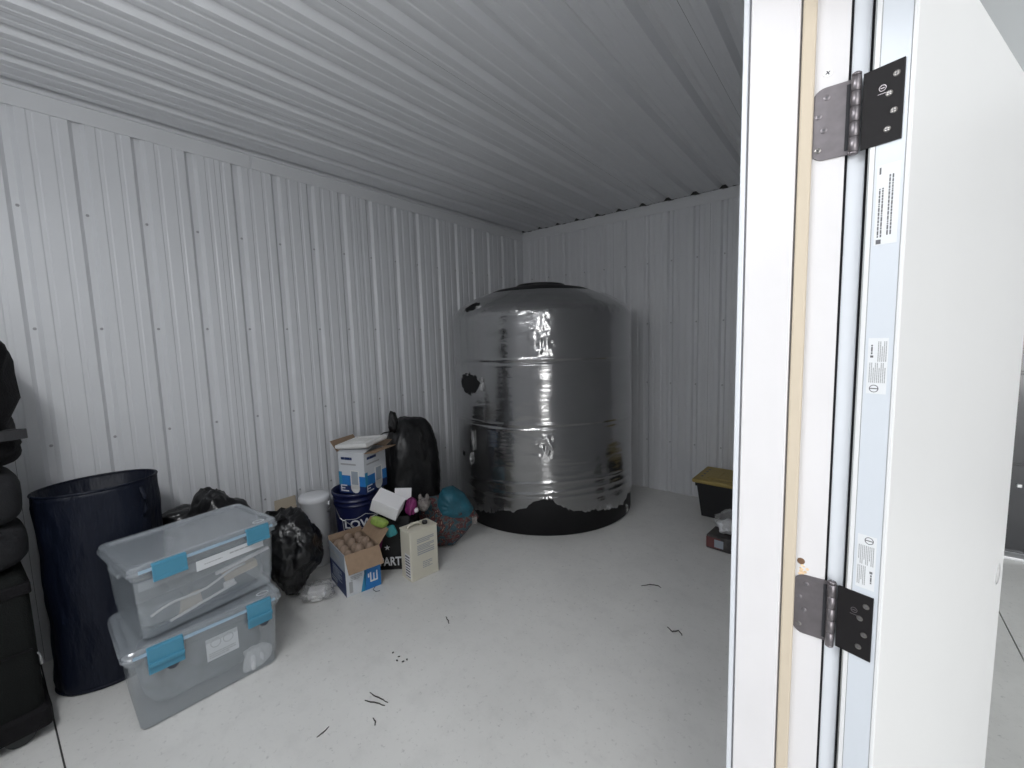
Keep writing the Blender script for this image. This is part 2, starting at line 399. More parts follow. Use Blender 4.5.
obj('head_casing', bx(-.0155, .0030, -.17, .895, JZ+.006, JZ+.06), 'casing_white', fr)
obj('side_casing', bx(-.0155, .0030, -.17, OY0+.018, 0, JZ+.006), 'casing_white', fr)
# screw and rusty screw on the jamb
def screw_head(bmh, bms, r, mtx):
    a = nb(); lathe(a, [(r, 0), (r*.95, .0006), (r*.6, .001)], 16); bmesh.ops.transform(a, matrix=mtx, verts=a.verts[:])
    me = bpy.data.meshes.new('x'); a.to_mesh(me); a.free(); bmh.from_mesh(me); bpy.data.meshes.remove(me)
    a = nb(); box(a, -r*.55, r*.55, -r*.12, r*.12, .0009, .0013); box(a, -r*.12, r*.12, -r*.55, r*.55, .0009, .0013)
    bmesh.ops.transform(a, matrix=mtx, verts=a.verts[:])
    me = bpy.data.meshes.new('x'); a.to_mesh(me); a.free(); bms.from_mesh(me); bpy.data.meshes.remove(me)
def jm(px, py, y=.82, rot=.5):     # frame on the jamb face (normal -Y)
    p = aty(px, py, y)
    return frame_mtx((p.x, y, p.z), (math.cos(rot), 0, math.sin(rot)), (-math.sin(rot), 0, math.cos(rot)), (0, -1, 0))
h_, s_ = nb(), nb(); screw_head(h_, s_, .0058, jm(828, 73)); obj('screw', h_, 'screw_white', fr); obj('screw_slot', s_, 'ink', fr)
h_, s_ = nb(), nb(); screw_head(h_, s_, .0055, jm(801, 561)); s_.free(); obj('screw', h_, 'rust', fr)
bm = nb(); rn = random.Random(3)
for k in range(9):
    p = aty(802+rn.uniform(-3, 9)*(.3+k/9), 565+k*1.1+rn.uniform(-1, 1), .82)
    lathe(bm, [(rn.uniform(.0015, .003), 0), (.001, .0003)], 9, (p.x, p.z))
bmesh.ops.transform(bm, matrix=frame_mtx((0, .82, 0), (1, 0, 0), (0, 0, 1), (0, -1, 0)), verts=bm.verts[:])
o = obj('rust_stain', bm, 'rust_stain', fr)
# --- door leaf, standing open about 161 degrees
TH = R(161.5)
ed = Vector((-math.cos(TH), -math.sin(TH), 0))          # along the hinge edge, towards the room-side face
dd = Vector((math.sin(TH), -math.cos(TH), 0))           # along the leaf
E0 = Vector((.0065, .813, 0)); DT = .0445; DW = .905; DH = 2.03
# local: x along leaf, y = -edge direction (so that local y=0 is shop face), z up
dm = frame_mtx(E0, dd, -ed, (0, 0, 1))
door = bx(0, DW, -DT, 0, .012, DH, .0012, 1)
dobj = struct(obj('door_1', door, 'door_paint')); dobj.matrix_world = dm
cut = nb(); lathe(cut, [(.027, -.1), (.027, .1)], 32)
bmesh.ops.transform(cut, matrix=frame_mtx((DW-.065, -DT/2, .872), (1, 0, 0), (0, 0, 1), (0, -1, 0)), verts=cut.verts[:])
co = obj('cutter', cut, 'door_paint'); co.matrix_world = dm
md = dobj.modifiers.new('b', 'BOOLEAN'); md.object = co; md.operation = 'DIFFERENCE'; md.solver = 'EXACT'
bpy.context.view_layer.update()
me = bpy.data.meshes.new_from_object(dobj.evaluated_get(bpy.context.evaluated_depsgraph_get()))
dobj.modifiers.clear(); dobj.data = me; bpy.data.objects.remove(co)
bm = nb(); lathe(bm, [(.0268, -.0008), (.0295, -.0008), (.0295, .0006), (.0268, .0006)], 32, cap0=False, cap1=False)
bmesh.ops.transform(bm, matrix=frame_mtx((DW-.065, -DT, .872), (1, 0, 0), (0, 0, 1), (0, -1, 0)), verts=bm.verts[:])
obj('bore_rim', bm, 'door_skin', dobj)
obj('edge_strip', bx(-.0012, .001, -DT+.0055, -.0075, .014, DH-.002), 'door_edge', dobj)
obj('skin_fold', bx(-.0016, .001, -DT+.0005, -DT+.0045, .014, DH-.002, .0006, 1), 'door_skin', dobj)
obj('skin_fold', bx(-.0016, .001, -.0062, -.0006, .014, DH-.002, .0006, 1), 'door_skin', dobj)
obj('edge_groove', bx(-.0006, .001, -.0075, -.0062, .014, DH-.002), 'ink_grey', dobj)
obj('edge_groove', bx(-.0006, .001, -DT+.0045, -DT+.0055, .014, DH-.002), 'ink_grey', dobj)
# stickers on the hinge edge. local frame: u = up (z), v = towards shop face (+y), n = -x
def stick(z0, z1, y0, y1, kind):
    mt = frame_mtx((-.0012, 0, 0), (0, 0, 1), (0, 1, 0), (-1, 0, 0))
    o = obj('sticker', box(nb(), z0, z1, y0, y1, 0, .0003, mtx=None), 'sticker', dobj); place(o, mt)
    wz = z1-z0; bm = nb()
    if kind == 2: o.matrix_local = frame_mtx((-.0012, y0+y1, z0+z1), (0, 0, -1), (0, -1, 0), (-1, 0, 0))
    if kind == 0:
        dashes(bm, z0+.01, y1-.004, wz*.62, 2, .0034, .0017, 1, .0005); dashes(bm, z0+.012, y1-.0145, wz*.75, 2, .0034, .0017, 2, .0005)
        box(bm, z0+.001, z0+.007, y1-.008, y1-.0025, 0, .0005); box(bm, z1-.012, z1-.003, y1-.0045, y1-.0025, 0, .0005)
        obj('print', bm, 'ink', o)
    else:
        zc = z0 if kind == 1 else z0
        dashes(bm, z0+.016, y1-.003, wz*.36, 9, .0022, .0011, 5, .0005, .15); dashes(bm, z0+wz*.58, y1-.012, wz*.36, 5, .0022, .0011, 6, .0005, .15)
        obj('print', bm, 'ink_grey', o)
        bm = nb(); box(bm, z0+wz*.65, z0+wz*.69, y1-.0065, y1-.003, 0, .0005); dashes(bm, z0+wz*.71, y1-.0045, wz*.17, 1, .003, .0018, 8, .0005)
        obj('print', bm, 'ink', o); bm = nb()
        lathe(bm, [(.0055, 0), (.0055, .0005), (.0045, .0005), (.0045, 0)], 24, (z0+.0075, y1-.009), False, False)
        box(bm, z0+.0068, z0+.0082, y1-.014, y1-.004, 0, .0005)
        obj('emblem', bm, 'ink', o)
stick(1.628, 1.735, -.036, -.0105, 0); stick(1.418, 1.498, -.034, -.011, 1); stick(1.122, 1.205, -.034, -.011, 2)
# --- hinges
for hz in (1.814, 1.061, .305):
    hx, hy = -.0118, .8125
    bm = nb()
    for k in range(5):
        lathe(bm, [(.0056, hz-.051+k*.0204+.0002), (.0060, hz-.051+k*.0204+.0005), (.0060, hz-.051+k*.0204+.0199), (.0056, hz-.051+k*.0204+.0202)], 16, (hx, hy))
    lathe(bm, [(.004, hz+.051), (.0058, hz+.052), (.0058, hz+.0545), (.004, hz+.056)], 16, (hx, hy)); lathe(bm, [(.004, hz-.055), (.0056, hz-.0535), (.0056, hz-.0508)], 16, (hx, hy))
    hg = obj('hinge', bm, 'hinge_steel', None, True); hg.parent = dobj; hg.matrix_parent_inverse = dm.inverted()
    # jamb leaf (rounded outer corners) in x-z, on y=.82
    rr_ = .0155; x0, x1 = -.0625, -.012; pts = [(x1, hz-.0508), (x1, hz+.0508)]
    pts += [(x0+rr_-rr_*math.sin(a), hz+.0508-rr_+rr_*math.cos(a)) for a in [R(t) for t in range(0, 91, 15)]]
    pts += [(x0+rr_-rr_*math.cos(a), hz-.0508+rr_-rr_*math.sin(a)) for a in [R(t) for t in range(0, 91, 15)]]
    bm = nb(); prism(bm, pts, 0, .0028); bmesh.ops.transform(bm, matrix=frame_mtx((0, .8205, 0), (1, 0, 0), (0, 0, 1), (0, -1, 0)), verts=bm.verts[:])
    obj('jamb_leaf', bm, 'hinge_steel', hg)
    for k, (sx, sz) in enumerate(((-.0455, .036), (-.0545, .012), (-.0475, -.009), (-.0540, -.036))):
        a, b_ = nb(), nb(); screw_head(a, b_, .0042, frame_mtx((sx, .8176, hz+sz), (.8, 0, .6), (-.6, 0, .8), (0, -1, 0)))
        obj('screw', a, 'screw_steel' if k == 3 else 'hinge_steel', hg); obj('screw_slot', b_, 'ink', hg)
    # leaf on the door edge, with a bent strip reaching the barrel
    pw = lambda t, off: (E0 + ed*t + dd*(-off))
    bm = nb(); quad = []
    a0, a1 = pw(-.010, .0012), pw(.0345, .0012); b0, b1 = pw(-.010, .0036), pw(.0345, .0036)
    prism(bm, [(a0.x, a0.y), (a1.x, a1.y), (b1.x, b1.y), (b0.x, b0.y)], hz-.0508, hz+.0508)
    obj('door_leaf', bm, 'hinge_dark', hg)
    nn = -dd
    for k, (t, sz) in enumerate(((.0265, .034), (.0195, .012), (.0255, -.012), (.0195, -.034))):
        pp = pw(t, .0036); a, b_ = nb(), nb()
        screw_head(a, b_, .0042, frame_mtx((pp.x, pp.y, hz+sz), ed, (0, 0, 1), nn)); obj('screw', a, 'screw_steel', hg); obj('screw_slot', b_, 'ink', hg)
    bm = nb()
    pp = pw(.012, .0036)
    lathe(bm, [(.0042, 0), (.0042, .0003), (.0034, .0003), (.0034, 0)], 20, (0, 0), False, False); box(bm, -.0022, .0022, -.0006, .0006, 0, .0003); box(bm, -.005, .005, -.0075, -.0068, 0, .0003)
    bmesh.ops.transform(bm, matrix=frame_mtx((pp.x, pp.y, hz+.022), ed, (0, 0, 1), nn), verts=bm.verts[:])
    obj('maker_mark', bm, 'hinge_steel', hg)
    obj('barrel_gap', bx(-.0225, -.0175, .8165, .8185, hz-.045, hz+.045), 'gap_dark', hg)
# ================================================================== TANK
TC = Vector((-2.238, 3.262, 0)); TR = .778
tf = math.atan2(-TC.y, -TC.x)                    # direction from the tank towards the doorway
def tank_hit(px, py, r=TR):
    d = ray(px, py); d2 = Vector((d.x, d.y)); o = -Vector((TC.x, TC.y))
    a = d2.dot(d2); b_ = 2*o.dot(d2); c = o.dot(o)-r*r; disc = max(0, b_*b_-4*a*c)
    t = (-b_-math.sqrt(disc))/(2*a); p = d*t + Vector((0, 0, CAM_H))
    ang = math.atan2(p.y-TC.y, p.x-TC.x)-tf
    return (ang+math.pi) % (2*math.pi)-math.pi, p.z
tank = thing('water_tank', 'large black vertical storage tank wrapped in clear stretch film in the corner', 'tank', TC)
tank.scale = (1.01, 1.01, 1)
prof = [(.76, 0), (.775, .012), (.775, .30), (.775, .80), (.762, .83), (.762, .87), (.775, .90), (.775, 1.29), (.762, 1.315), (.762, 1.355), (.775, 1.385),
        (.775, 1.69), (.772, 1.72), (.755, 1.752), (.71, 1.79), (.62, 1.845), (.50, 1.905), (.40, 1.945), (.26, 1.972)]
obj('body', lathe(nb(), prof, 96), 'black_tank', tank, True)
bm = lathe(nb(), [(.20, 1.965), (.215, 1.970), (.215, 1.992), (.20, 1.998), (.08, 2.004)], 48)
obj('lid', bm, 'black_plastic', tank, True)
# stretch film with torn holes and a ragged hem
hem = sorted([tank_hit(x, y) for x, y in ((466, 503), (474, 508), (486, 511), (500, 511), (514, 510), (524, 508), (532, 502), (542, 498), (552, 499), (560, 504), (570, 510), (582, 511), (596, 510), (606, 508), (616, 507), (622, 503), (626, 493), (630, 487))])
hem = [(-math.pi, .33), (hem[0][0]-.35, .28)] + hem + [(hem[-1][0]+.3, .45), (math.pi, .33)]
def hem_z(a):
    for (a0, z0), (a1, z1) in zip(hem, hem[1:]):
        if a0 <= a <= a1: z = z0+(z1-z0)*(a-a0)/max(1e-6, a1-a0); break
    else: z = .3
    n1 = noise.noise(Vector((a*14, 3.3, 0))); n2 = noise.noise(Vector((a*60, 7.7, 0)))
    return z + .016*n1 + .020*n2 - .06*max(0, noise.noise(Vector((a*26, 1.1, 0)))-.35)
fprof = [(.787, .0), (.787, 1.70), (.783, 1.73), (.766, 1.763), (.721, 1.801), (.631, 1.857), (.50, 1.919)]
def film_r(s):                                  # s: height along the wall, then in over the shoulder
    for (r0, z0), (r1, z1) in zip(fprof, fprof[1:]):
        if z0 <= s <= z1: t = (s-z0)/(z1-z0); return r0+(r1-r0)*t
    return .5
NA, NZ = 420, 190
holes = [(471, 383.5, .135, .082), (469, 307, .10, .036), (466, 453, .030, .024)]
hh = [(*tank_hit(x, y), rx, rz) for x, y, rx, rz in holes]
bm = nb(); rows = []
ztop = 1.905
for j in range(NZ+1):
    row = []
    for i in range(NA):
        a = -math.pi + 2*math.pi*i/NA; zb = hem_z(a)
        if j < 26: s = zb + (.42-zb)*(j/26)
        else: s = .42 + (ztop-.42)*((j-26)/(NZ-26))
        r_ = film_r(s)
        if s < 1.70:
            # bands where several turns overlap, small ripples, crumples
            for zc, amp, wd in ((1.362, .007, .012), (1.325, .005, .010), (.868, .007, .012), (.838, .005, .010), (.345+.02*math.sin(a*2), .006, .010), (.40+.03*math.sin(a*1.3+1), .005, .010), (.305, .004, .01)):
                r_ += amp*math.exp(-((s-zc-.006*math.sin(a*5))/wd)**2)
            for zc in (1.343, .853): r_ -= .007*math.exp(-((s-zc)/.014)**2)
            r_ += .0022*noise.noise(Vector((a*3, s*16, 2))) + .0010*noise.noise(Vector((a*5, s*60, 5)))
            cr_ = max(0, 1-abs(s-1.52)/.20)*max(0, 1-abs(a-.01)/.12) + max(0, 1-abs(s-.72)/.14)*max(0, 1-abs(a-.01)/.14)
            r_ += cr_*(.010*noise.noise(Vector((a*30, s*16, 1))) + .006*noise.noise(Vector((a*60, s*40, 4))))
        else:
            r_ += .006*noise.noise(Vector((a*7, s*14, 9))) + .004*noise.noise(Vector((a*22, s*30, 2)))
        fl_ = max(0, 1-(s-zb)/.05); r_ += fl_*.008*noise.noise(Vector((a*30, 0, 3)))
        row.append((r_*math.cos(tf+a), r_*math.sin(tf+a), s))
    rows.append(row)
rv = grid_loft(bm, rows)
kill = []
for f in bm.faces:
    c = f.calc_center_median(); a = math.atan2(c.y, c.x)-tf; a = (a+math.pi) % (2*math.pi)-math.pi
    for ha, hz, rx, rz in hh:
        da, dz = (a-ha)*TR, c.z-hz
        if abs(da) < .15 and abs(dz) < .15:
            q = math.hypot(da/rx, dz/rz) + .28*noise.noise(Vector((da*28, dz*28, ha))) + .18*noise.noise(Vector((da*70, dz*70, 4)))
            if q < 1: kill.append(f)
bmesh.ops.delete(bm, geom=list(set(kill)), context='FACES')
fo = obj('stretch_film', bm, 'film', tank, True)
# torn film shreds beside the holes
for k, (px, py, wd, ht, sd) in enumerate(((484, 387, .05, .06, 1), (484, 380, .03, .04, 2), (481, 307, .07, .02, 3), (476, 440, .012, .16, 4), (474, 458, .014, .10, 5), (607, 506, .05, .04, 6), (624, 508, .02, .07, 7))):
    ha, hz = tank_hit(px, py); bm = nb(); rws = []
    for j in range(9):
        rw = []
        for i in range(9):
            u, v_ = i/8-.5, j/8-.5
            a = ha+tf + (u*wd*(1-.5*abs(v_)*2) + .010*noise.noise(Vector((u*4, v_*4, sd))))/TR
            r_ = .797 + .022*noise.noise(Vector((u*5+sd, v_*5, 2.5)))
            rw.append((r_*math.cos(a), r_*math.sin(a), hz+v_*ht+.01*noise.noise(Vector((u*5, v_*5, sd+9)))))
        rws.append(rw)
    grid_loft(bm, rws, False); obj('film_shred', bm, 'clear_bag', tank)
# ================================================================== BIN
bin_ = thing('pop_up_bin', 'tall navy fabric pop-up bin with an open top by the ribbed wall', 'bin', (-2.735, .315, 0))
bin_.scale = (.76, 1, 1)
BR, BH = .216, .905
bm = nb(); rows = []
for z in [0, .004] + [BH*k/40 for k in range(1, 41)]:
    row = []
    for i in range(72):
        a = 2*math.pi*i/72
        dent = .014*noise.noise(Vector((math.cos(a)*2, math.sin(a)*2, z*3))) + .010*noise.noise(Vector((math.cos(a)*3+z*3, math.sin(a)*3, z*7)))
        edge = min(1, (BH-z)/.05, (z+.01)/.05)
        r_ = BR*(1-.03*math.sin(math.pi*z/BH)) + dent*max(0, edge)
        if z == 0: r_ = BR*.96
        row.append((r_*math.cos(a), r_*math.sin(a), z))
    rows.append(row)
rows += [[(p[0]*.97, p[1]*.97, BH-.002) for p in rows[-1]], [(p[0]*.86, p[1]*.86, BH*.75) for p in rows[-1]], [(p[0]*.80, p[1]*.80, .03) for p in rows[-1]]]
rv = grid_loft(bm, rows); bm.faces.new(rv[0][::-1]); bm.faces.new(rv[-1])
obj('body', bm, 'navy', bin_, True)
bm = nb(); tube(bm, [(BR*.99*math.cos(2*math.pi*i/48), BR*.99*math.sin(2*math.pi*i/48), BH) for i in range(49)], .006, 8)
obj('rim_hoop', bm, 'navy', bin_, True)
bm = nb(); tube(bm, [(BR*math.cos(2*math.pi*i/48), BR*math.sin(2*math.pi*i/48), .012) for i in range(49)], .006, 8)
obj('base_hoop', bm, 'navy', bin_, True)
bm = nb(); a = R(35)
pts = [(BR*1.01*math.cos(a), BR*1.01*math.sin(a), BH-.03), (BR*1.10*math.cos(a), BR*1.10*math.sin(a), BH-.08), (BR*1.10*math.cos(a), BR*1.10*math.sin(a), BH-.13), (BR*1.01*math.cos(a), BR*1.01*math.sin(a), BH-.17)]
tube(bm, pts, .008, 6); obj('carry_strap', bm, 'navy', bin_, True)
# ================================================================== CASE STACK AT THE LEFT EDGE
case = thing('rolling_tool_case', 'black fabric rolling tool case standing beside the navy bin', 'case', (-2.63, -.215, 0), R(2))
obj('body', bx(-.21, .20, -.26, .265, .075, .68, .03, 3), 'case_black', case, True)
obj('base_tray', bx(-.225, .212, -.275, .28, .045, .14, .02, 2), 'case_dark', case)
for sx in (-1, 1):
    for sy in (-1, 1):
        bm = lathe(nb(), [(.012, -.014), (.042, -.014), (.045, -.008), (.045, .008), (.042, .014), (.012, .014)], 24)
        bmesh.ops.transform(bm, matrix=Matrix.Translation((sx*.165, sy*.19, .045)) @ Matrix.Rotation(R(90), 4, 'Y'), verts=bm.verts[:])
        obj('wheel', bm, 'wheel_grey', case, True)
        obj('wheel_bracket', bx(sx*.165-.028, sx*.165+.028, sy*.19-.05, sy*.19+.05, .05, .085, .006), 'wheel_grey', case)
obj('strap_band', bx(-.216, .206, -.265, .270, .60, .645, .006), 'case_dark', case)
hp = obj('handle_plate', bx(.2, .208, -.06, .14, .585, .665, .004), 'case_grey', case)
bm = nb(); tube(bm, [(.208, -.03, .60), (.225, -.01, .60), (.228, .05, .60), (.208, .10, .60)], .008, 8); obj('grip', bm, 'case_dark', hp, True)
bm = nb(); tube(bm, [(.205, .262, .36), (.213, .268, .345), (.212, .268, .31)], .0035, 6); obj('zip_pull', bm, 'silver_wire', case)
bm = nb(); tube(bm, [(.203, -.25, .38), (.203, .25, .38)], .004, 6); obj('zip', bm, 'case_dark', case)
sb = thing('soft_grey_bag', 'charcoal grey padded bag lying on the rolling tool case', 'bag', (-2.63, -.215, .682), R(2))
def pillow(bm, sx, sy, z0, z1, seed, p=4, amp=.008, n=40, m_=16, ke=.35):
    rws = []
    for j in range(m_+1):
        t = -math.pi/2+math.pi*j/m_
        zz = (z0+z1)/2 + (z1-z0)/2*math.copysign(abs(math.sin(t))**.6, math.sin(t)); k = max(.02, abs(math.cos(t)))**ke
        rw = []
        for i in range(n):
            a = 2*math.pi*i/n; c, s = math.cos(a), math.sin(a)
            q = (abs(c)**p+abs(s)**p)**(-1/p)*k*(1+amp/sx*noise.noise(Vector((c*2+seed, s*2, zz*9))))
            rw.append((sx*c*q, sy*s*q, zz))
        rws.append(rw)
    rv = grid_loft(bm, rws); bm.faces.new(rv[0][::-1]); bm.faces.new(rv[-1]); return bm
obj('lower_cushion', pillow(nb(), .205, .288, .0, .19, 3), 'case_grey', sb, True)
obj('upper_cushion', pillow(nb(), .203, .292, .17, .395, 8), 'case_grey', sb, True)
bm = nb(); tube(bm, [(.204*math.copysign(1, 1), y, .178) for y in (-.22, 0, .22)], .006, 6); obj('seam', bm, 'case_dark', sb)
bp_ = thing('black_backpack', 'black backpack with a pointed strap end on top of the grey bag', 'bag', (-2.63, -.215, 1.078), R(2))
obj('body', pillow(nb(), .19, .315, 0, .52, 5, 3, .03, ke=.2), 'case_dark', bp_, True)
bm = nb(); prism(bm, [(.14, .02), (.19, .17), (.20, .26), (.19, .318), (.17, .318), (.10, .25)], .115, .15)
obj('strap_flap', bm, 'leather_grey', bp_)
obj('lower_pocket', pillow(nb(), .195, .30, 0, .22, 4, 4, .02, ke=.15), 'case_dark', bp_, True)
obj('top_pocket', pillow(nb(), .15, .24, .38, .62, 2, 3, .03), 'case_dark', bp_, True)
# ================================================================== CLEAR TOTES
def tote_body(bm, L, D, Ht, tl, td, t=.003):
    """open-top tapered shell: L along y, D along x (front at +x)"""
    def ring(l, d, z, r_=.025, n=5):
        pts = []
        for cx, cy, a0 in ((1, 1, 0), (-1, 1, 90), (-1, -1, 180), (1, -1, 270)):
            for k in range(n):
                a = R(a0+90*k/(n-1)); pts.append((cx*(d/2-r_)+r_*math.cos(a), cy*(l/2-r_)+r_*math.sin(a), z))
        return pts
    lv = lambda z: (L-tl*(1-z/Ht), D-td*(1-z/Ht))
    rws = [ring(*[q-.012 for q in lv(0)], 0), ring(*lv(0), .010)]
    for z in (.05, .055, Ht-.05, Ht-.045): rws.append(ring(*[q+(.004 if .05 < z < Ht-.047 else .0) for q in lv(z)], z))
    rws.append(ring(*[q+.004 for q in lv(Ht)], Ht-.035)); rws.append(ring(*[q+.022 for q in lv(Ht)], Ht-.033)); rws.append(ring(*[q+.022 for q in lv(Ht)], Ht-.012)); rws.append(ring(*[q+.002 for q in lv(Ht)], Ht-.010))
    rws.append(ring(*[q-2*t+.002 for q in lv(Ht)], Ht-.010)); rws.append(ring(*[q-2*t for q in lv(.05)], .05)); rws.append(ring(*[q-2*t for q in lv(.008)], .008))
    rv = grid_loft(bm, rws); bm.faces.new(rv[0][::-1]); bm.faces.new(rv[-1]); return bm
def tote_lid(bm, L, D, z, hgt=.034):
    def ring(l, d, zz, r_=.03, n=5):
        pts = []
        for cx, cy, a0 in ((1, 1, 0), (-1, 1, 90), (-1, -1, 180), (1, -1, 270)):
            for k in range(n):
                a = R(a0+90*k/(n-1)); pts.append((cx*(d/2-r_)+r_*math.cos(a), cy*(l/2-r_)+r_*math.sin(a), zz))
        return pts
    rws = [ring(L-.008, D-.008, z), ring(L+.002, D+.002, z), ring(L+.002, D+.002, z+.012), ring(L-.004, D-.004, z+.015), ring(L-.006, D-.006, z+hgt-.006), ring(L-.016, D-.016, z+hgt),
           ring(L-.05, D-.05, z+hgt), ring(L-.062, D-.062, z+hgt-.010), ring(L-.066, D-.066, z+hgt-.014), ring(L-.04, D-.04, z+hgt-.006), ring(L-.014, D-.014, z+hgt-.010), ring(L-.010, D-.010, z)]
    # solid shell: outside up to the recessed panel, closed by the panel, underside following
    top = rws[:8]; rv = grid_loft(bm, top); bm.faces.new(rv[-1])
    under = [[(x*.985, y*.985, zz-.003) for x, y, zz in r] for r in top[3:]]
    ru = grid_loft(bm, [top[0]] + under); bm.faces.new(ru[-1]); return bm
def tote(loc, rz, label, Ht, open_latch):
    L, D = .548, .385
    t = thing('storage_tote', label, 'storage box', loc, rz, 'clear totes with blue latches')
    obj('body', tote_body(nb(), L-.012, D-.012, Ht, .032, .032), 'milky', t)
    lid = obj('lid', tote_lid(nb(), L+.028, D+.028, Ht-.012), 'milky_lid', t)
    obj('gasket', bx(D/2+.010, D/2+.0165, -L/2+.02, L/2-.02, Ht-.008, Ht+.003), 'gasket_blue', lid)
    bm = nb(); lathe(bm, [(.020, 0), (.020, .001), (.017, .001), (.017, 0)], 24, (0, 0), False, False)
    bmesh.ops.transform(bm, matrix=Matrix.Translation((D/2-.055, L/2-.05, Ht+.0125)) @ Matrix.Diagonal((.8, 1.3, 1, 1)), verts=bm.verts[:])
    obj('embossed_oval', bm, 'sticker', lid)
    for k, yy in enumerate((-.155, .185)):
        wd = .058 if k == 0 else .05
        bm = nb(); x = D/2+.014
        box(bm, x-.010, x+.006, yy-wd, yy+wd, Ht+.006, Ht+.018, .003)
        if open_latch:
            box(bm, x, x+.010, yy-wd, yy+wd, Ht-.045, Ht+.014, .003); box(bm, x+.004, x+.018, yy-wd, yy+wd, Ht-.058, Ht-.040, .003); box(bm, x-.004, x+.007, yy-wd, yy+wd, Ht-.090, Ht-.055, .003)
        else:
            box(bm, x, x+.009, yy-wd, yy+wd, Ht-.052, Ht+.014, .003); box(bm, x+.002, x+.012, yy-wd, yy+wd, Ht-.055, Ht-.042, .002)
        lt = obj('latch', bm, 'latch_blue', t)
        if open_latch:
            bm = nb(); lathe(bm, [(.020, 0), (.020, .002)], 20); bmesh.ops.transform(bm, matrix=Matrix.Translation((x-.013, yy+.02, Ht-.095)) @ Matrix.Rotation(R(90), 4, 'Y'), verts=bm.verts[:])
            obj('finger_notch', bm, 'dark_item', lt)
    for sy in (-1, 1):   # end handles
        obj('end_handle', bx(-.06, .06, sy*(L/2+.004)-.008, sy*(L/2+.004)+.008, Ht-.055, Ht-.035, .005), 'milky_lid', t)
    return t
T1 = (-2.308, .540, 0); T1R = R(-3.0)
t1 = tote(T1, T1R, 'lower clear plastic tote with two blue latches and grey contents', .335, True)
o = obj('label', bx(.1795, .1803, -.02, .10, .165, .265), 'sticker', t1); o['label'] = 'white printed paper label'
bm = nb(); dashes(bm, 0, 0, .10, 3, .009, .004, 4, .0006)
lathe(bm, [(.02, 0), (.02, .0006), (.0175, .0006), (.0175, 0)], 20, (.028, .042), False, False); lathe(bm, [(.02, 0), (.02, .0006), (.0175, .0006), (.0175, 0)], 20, (.075, .042), False, False)
bmesh.ops.transform(bm, matrix=frame_mtx((.1803, -.012, .195), (0, 1, 0), (0, 0, 1), (1, 0, 0)), verts=bm.verts[:]); obj('print', bm, 'ink_grey', o)
T2 = (-2.352, .560, .3585); T2R = R(4.5)
t2 = tote(T2, T2R, 'upper clear plastic tote with blue latches holding papers and tools', .30, False)
o = obj('label_strip', bx(.1855, .1863, -.255, .075, .213, .250), 'milky_lid', t2); o['label'] = 'pale blue and white printed strip'
obj('label_strip', bx(.1863, .1868, -.06, .215, .205, .250), 'sticker', t2)
for q_ in ((0, 0, .07, 1, .009, .004, 4, .0006), (.10, .006, .10, 1, .009, .006, 5, .0006)):
  bm = nb(); dashes(bm, *q_)
  bmesh.ops.transform(bm, matrix=frame_mtx((.1868, -.03, .226), (0, 1, 0), (0, 0, 1), (1, 0, 0)), verts=bm.verts[:]); obj('print', bm, 'ink_grey', t2)
# contents
def inm(T, rz, x, y, z, a=0, tilt=0): return Matrix.Translation(T) @ Matrix.Rotation(rz, 4, 'Z') @ Matrix.Translation((x, y, z)) @ Matrix.Rotation(a, 4, 'Z') @ Matrix.Rotation(tilt, 4, 'X')
def item(name, bm, m_, mtx, label, cat, smooth=False):
    o = obj(name, bm, m_, None, smooth); o.matrix_world = mtx; return tag(o, label, cat)
item('folded_cloth', pillow(nb(), .130, .225, 0, .255, 4, 5, .012), 'grey_cloth', inm(T1, T1R, -.018, 0, .012), 'grey folded cloth filling the lower clear tote', 'cloth', True)
item('plastic_wad', pillow(nb(), .020, .045, 0, .10, 7, 2, .02), 'white_plastic', inm(T1, T1R, .145, .165, .012), 'crumpled white plastic pressed against the lower tote front', 'plastic', True)
item('cardboard_pad', bx(-.13, .13, -.20, .20, 0, .012), 'dark_item', inm(T2, T2R, 0, 0, .012), 'dark pad lying on the upper tote bottom', 'pad')
item('white_strip', bx(-.007, .007, -.115, .115, 0, .014, .002), 'paper', inm(T2, T2R, .155, .135, .155, R(-2), R(7)), 'long white strip standing high in the upper tote', 'strip')
item('wooden_block', bx(-.02, .02, -.07, .07, 0, .035, .004), 'wood_tan', inm(T2, T2R, .130, .13, .095, R(-6), R(8)), 'tan wooden block at the right of the upper tote', 'block')
item('paper_tag', bx(-.006, .006, -.022, .022, 0, .03, .002), 'paper', inm(T2, T2R, .150, .07, .060), 'small white tag in front of the wooden block', 'tag')
item('white_rod', bx(-.004, .004, -.13, .13, 0, .010, .002), 'paper', inm(T2, T2R, .155, -.03, .045, 0, R(9)), 'thin white rod low in the upper tote', 'rod')
item('beige_card', bx(-.004, .004, -.05, .05, 0, .06, .001), 'beige_board', inm(T2, T2R, .140, -.085, .040, 0, R(6)), 'beige card in the middle of the upper tote', 'card')
item('dark_pouch', pillow(nb(), .05, .08, 0, .09, 2, 3, .01), 'dark_item', inm(T2, T2R, .09, .02, .026), 'dark pouch in the middle of the upper tote', 'pouch', True)
item('grey_pouch', pillow(nb(), .05, .075, 0, .085, 9, 3, .01), 'grey_cloth', inm(T2, T2R, .10, -.165, .026), 'grey pouch at the left end of the upper tote', 'pouch', True)
bm = nb(); tube(bm, [(0, -.20+.04*k, .01*math.sin(k)+.006*k) for k in range(10)], .005, 6)
item('pale_tube', bm, 'paper', inm(T2, T2R, .158, -.02, .085), 'pale bent tube lying across the upper tote', 'tube', True)
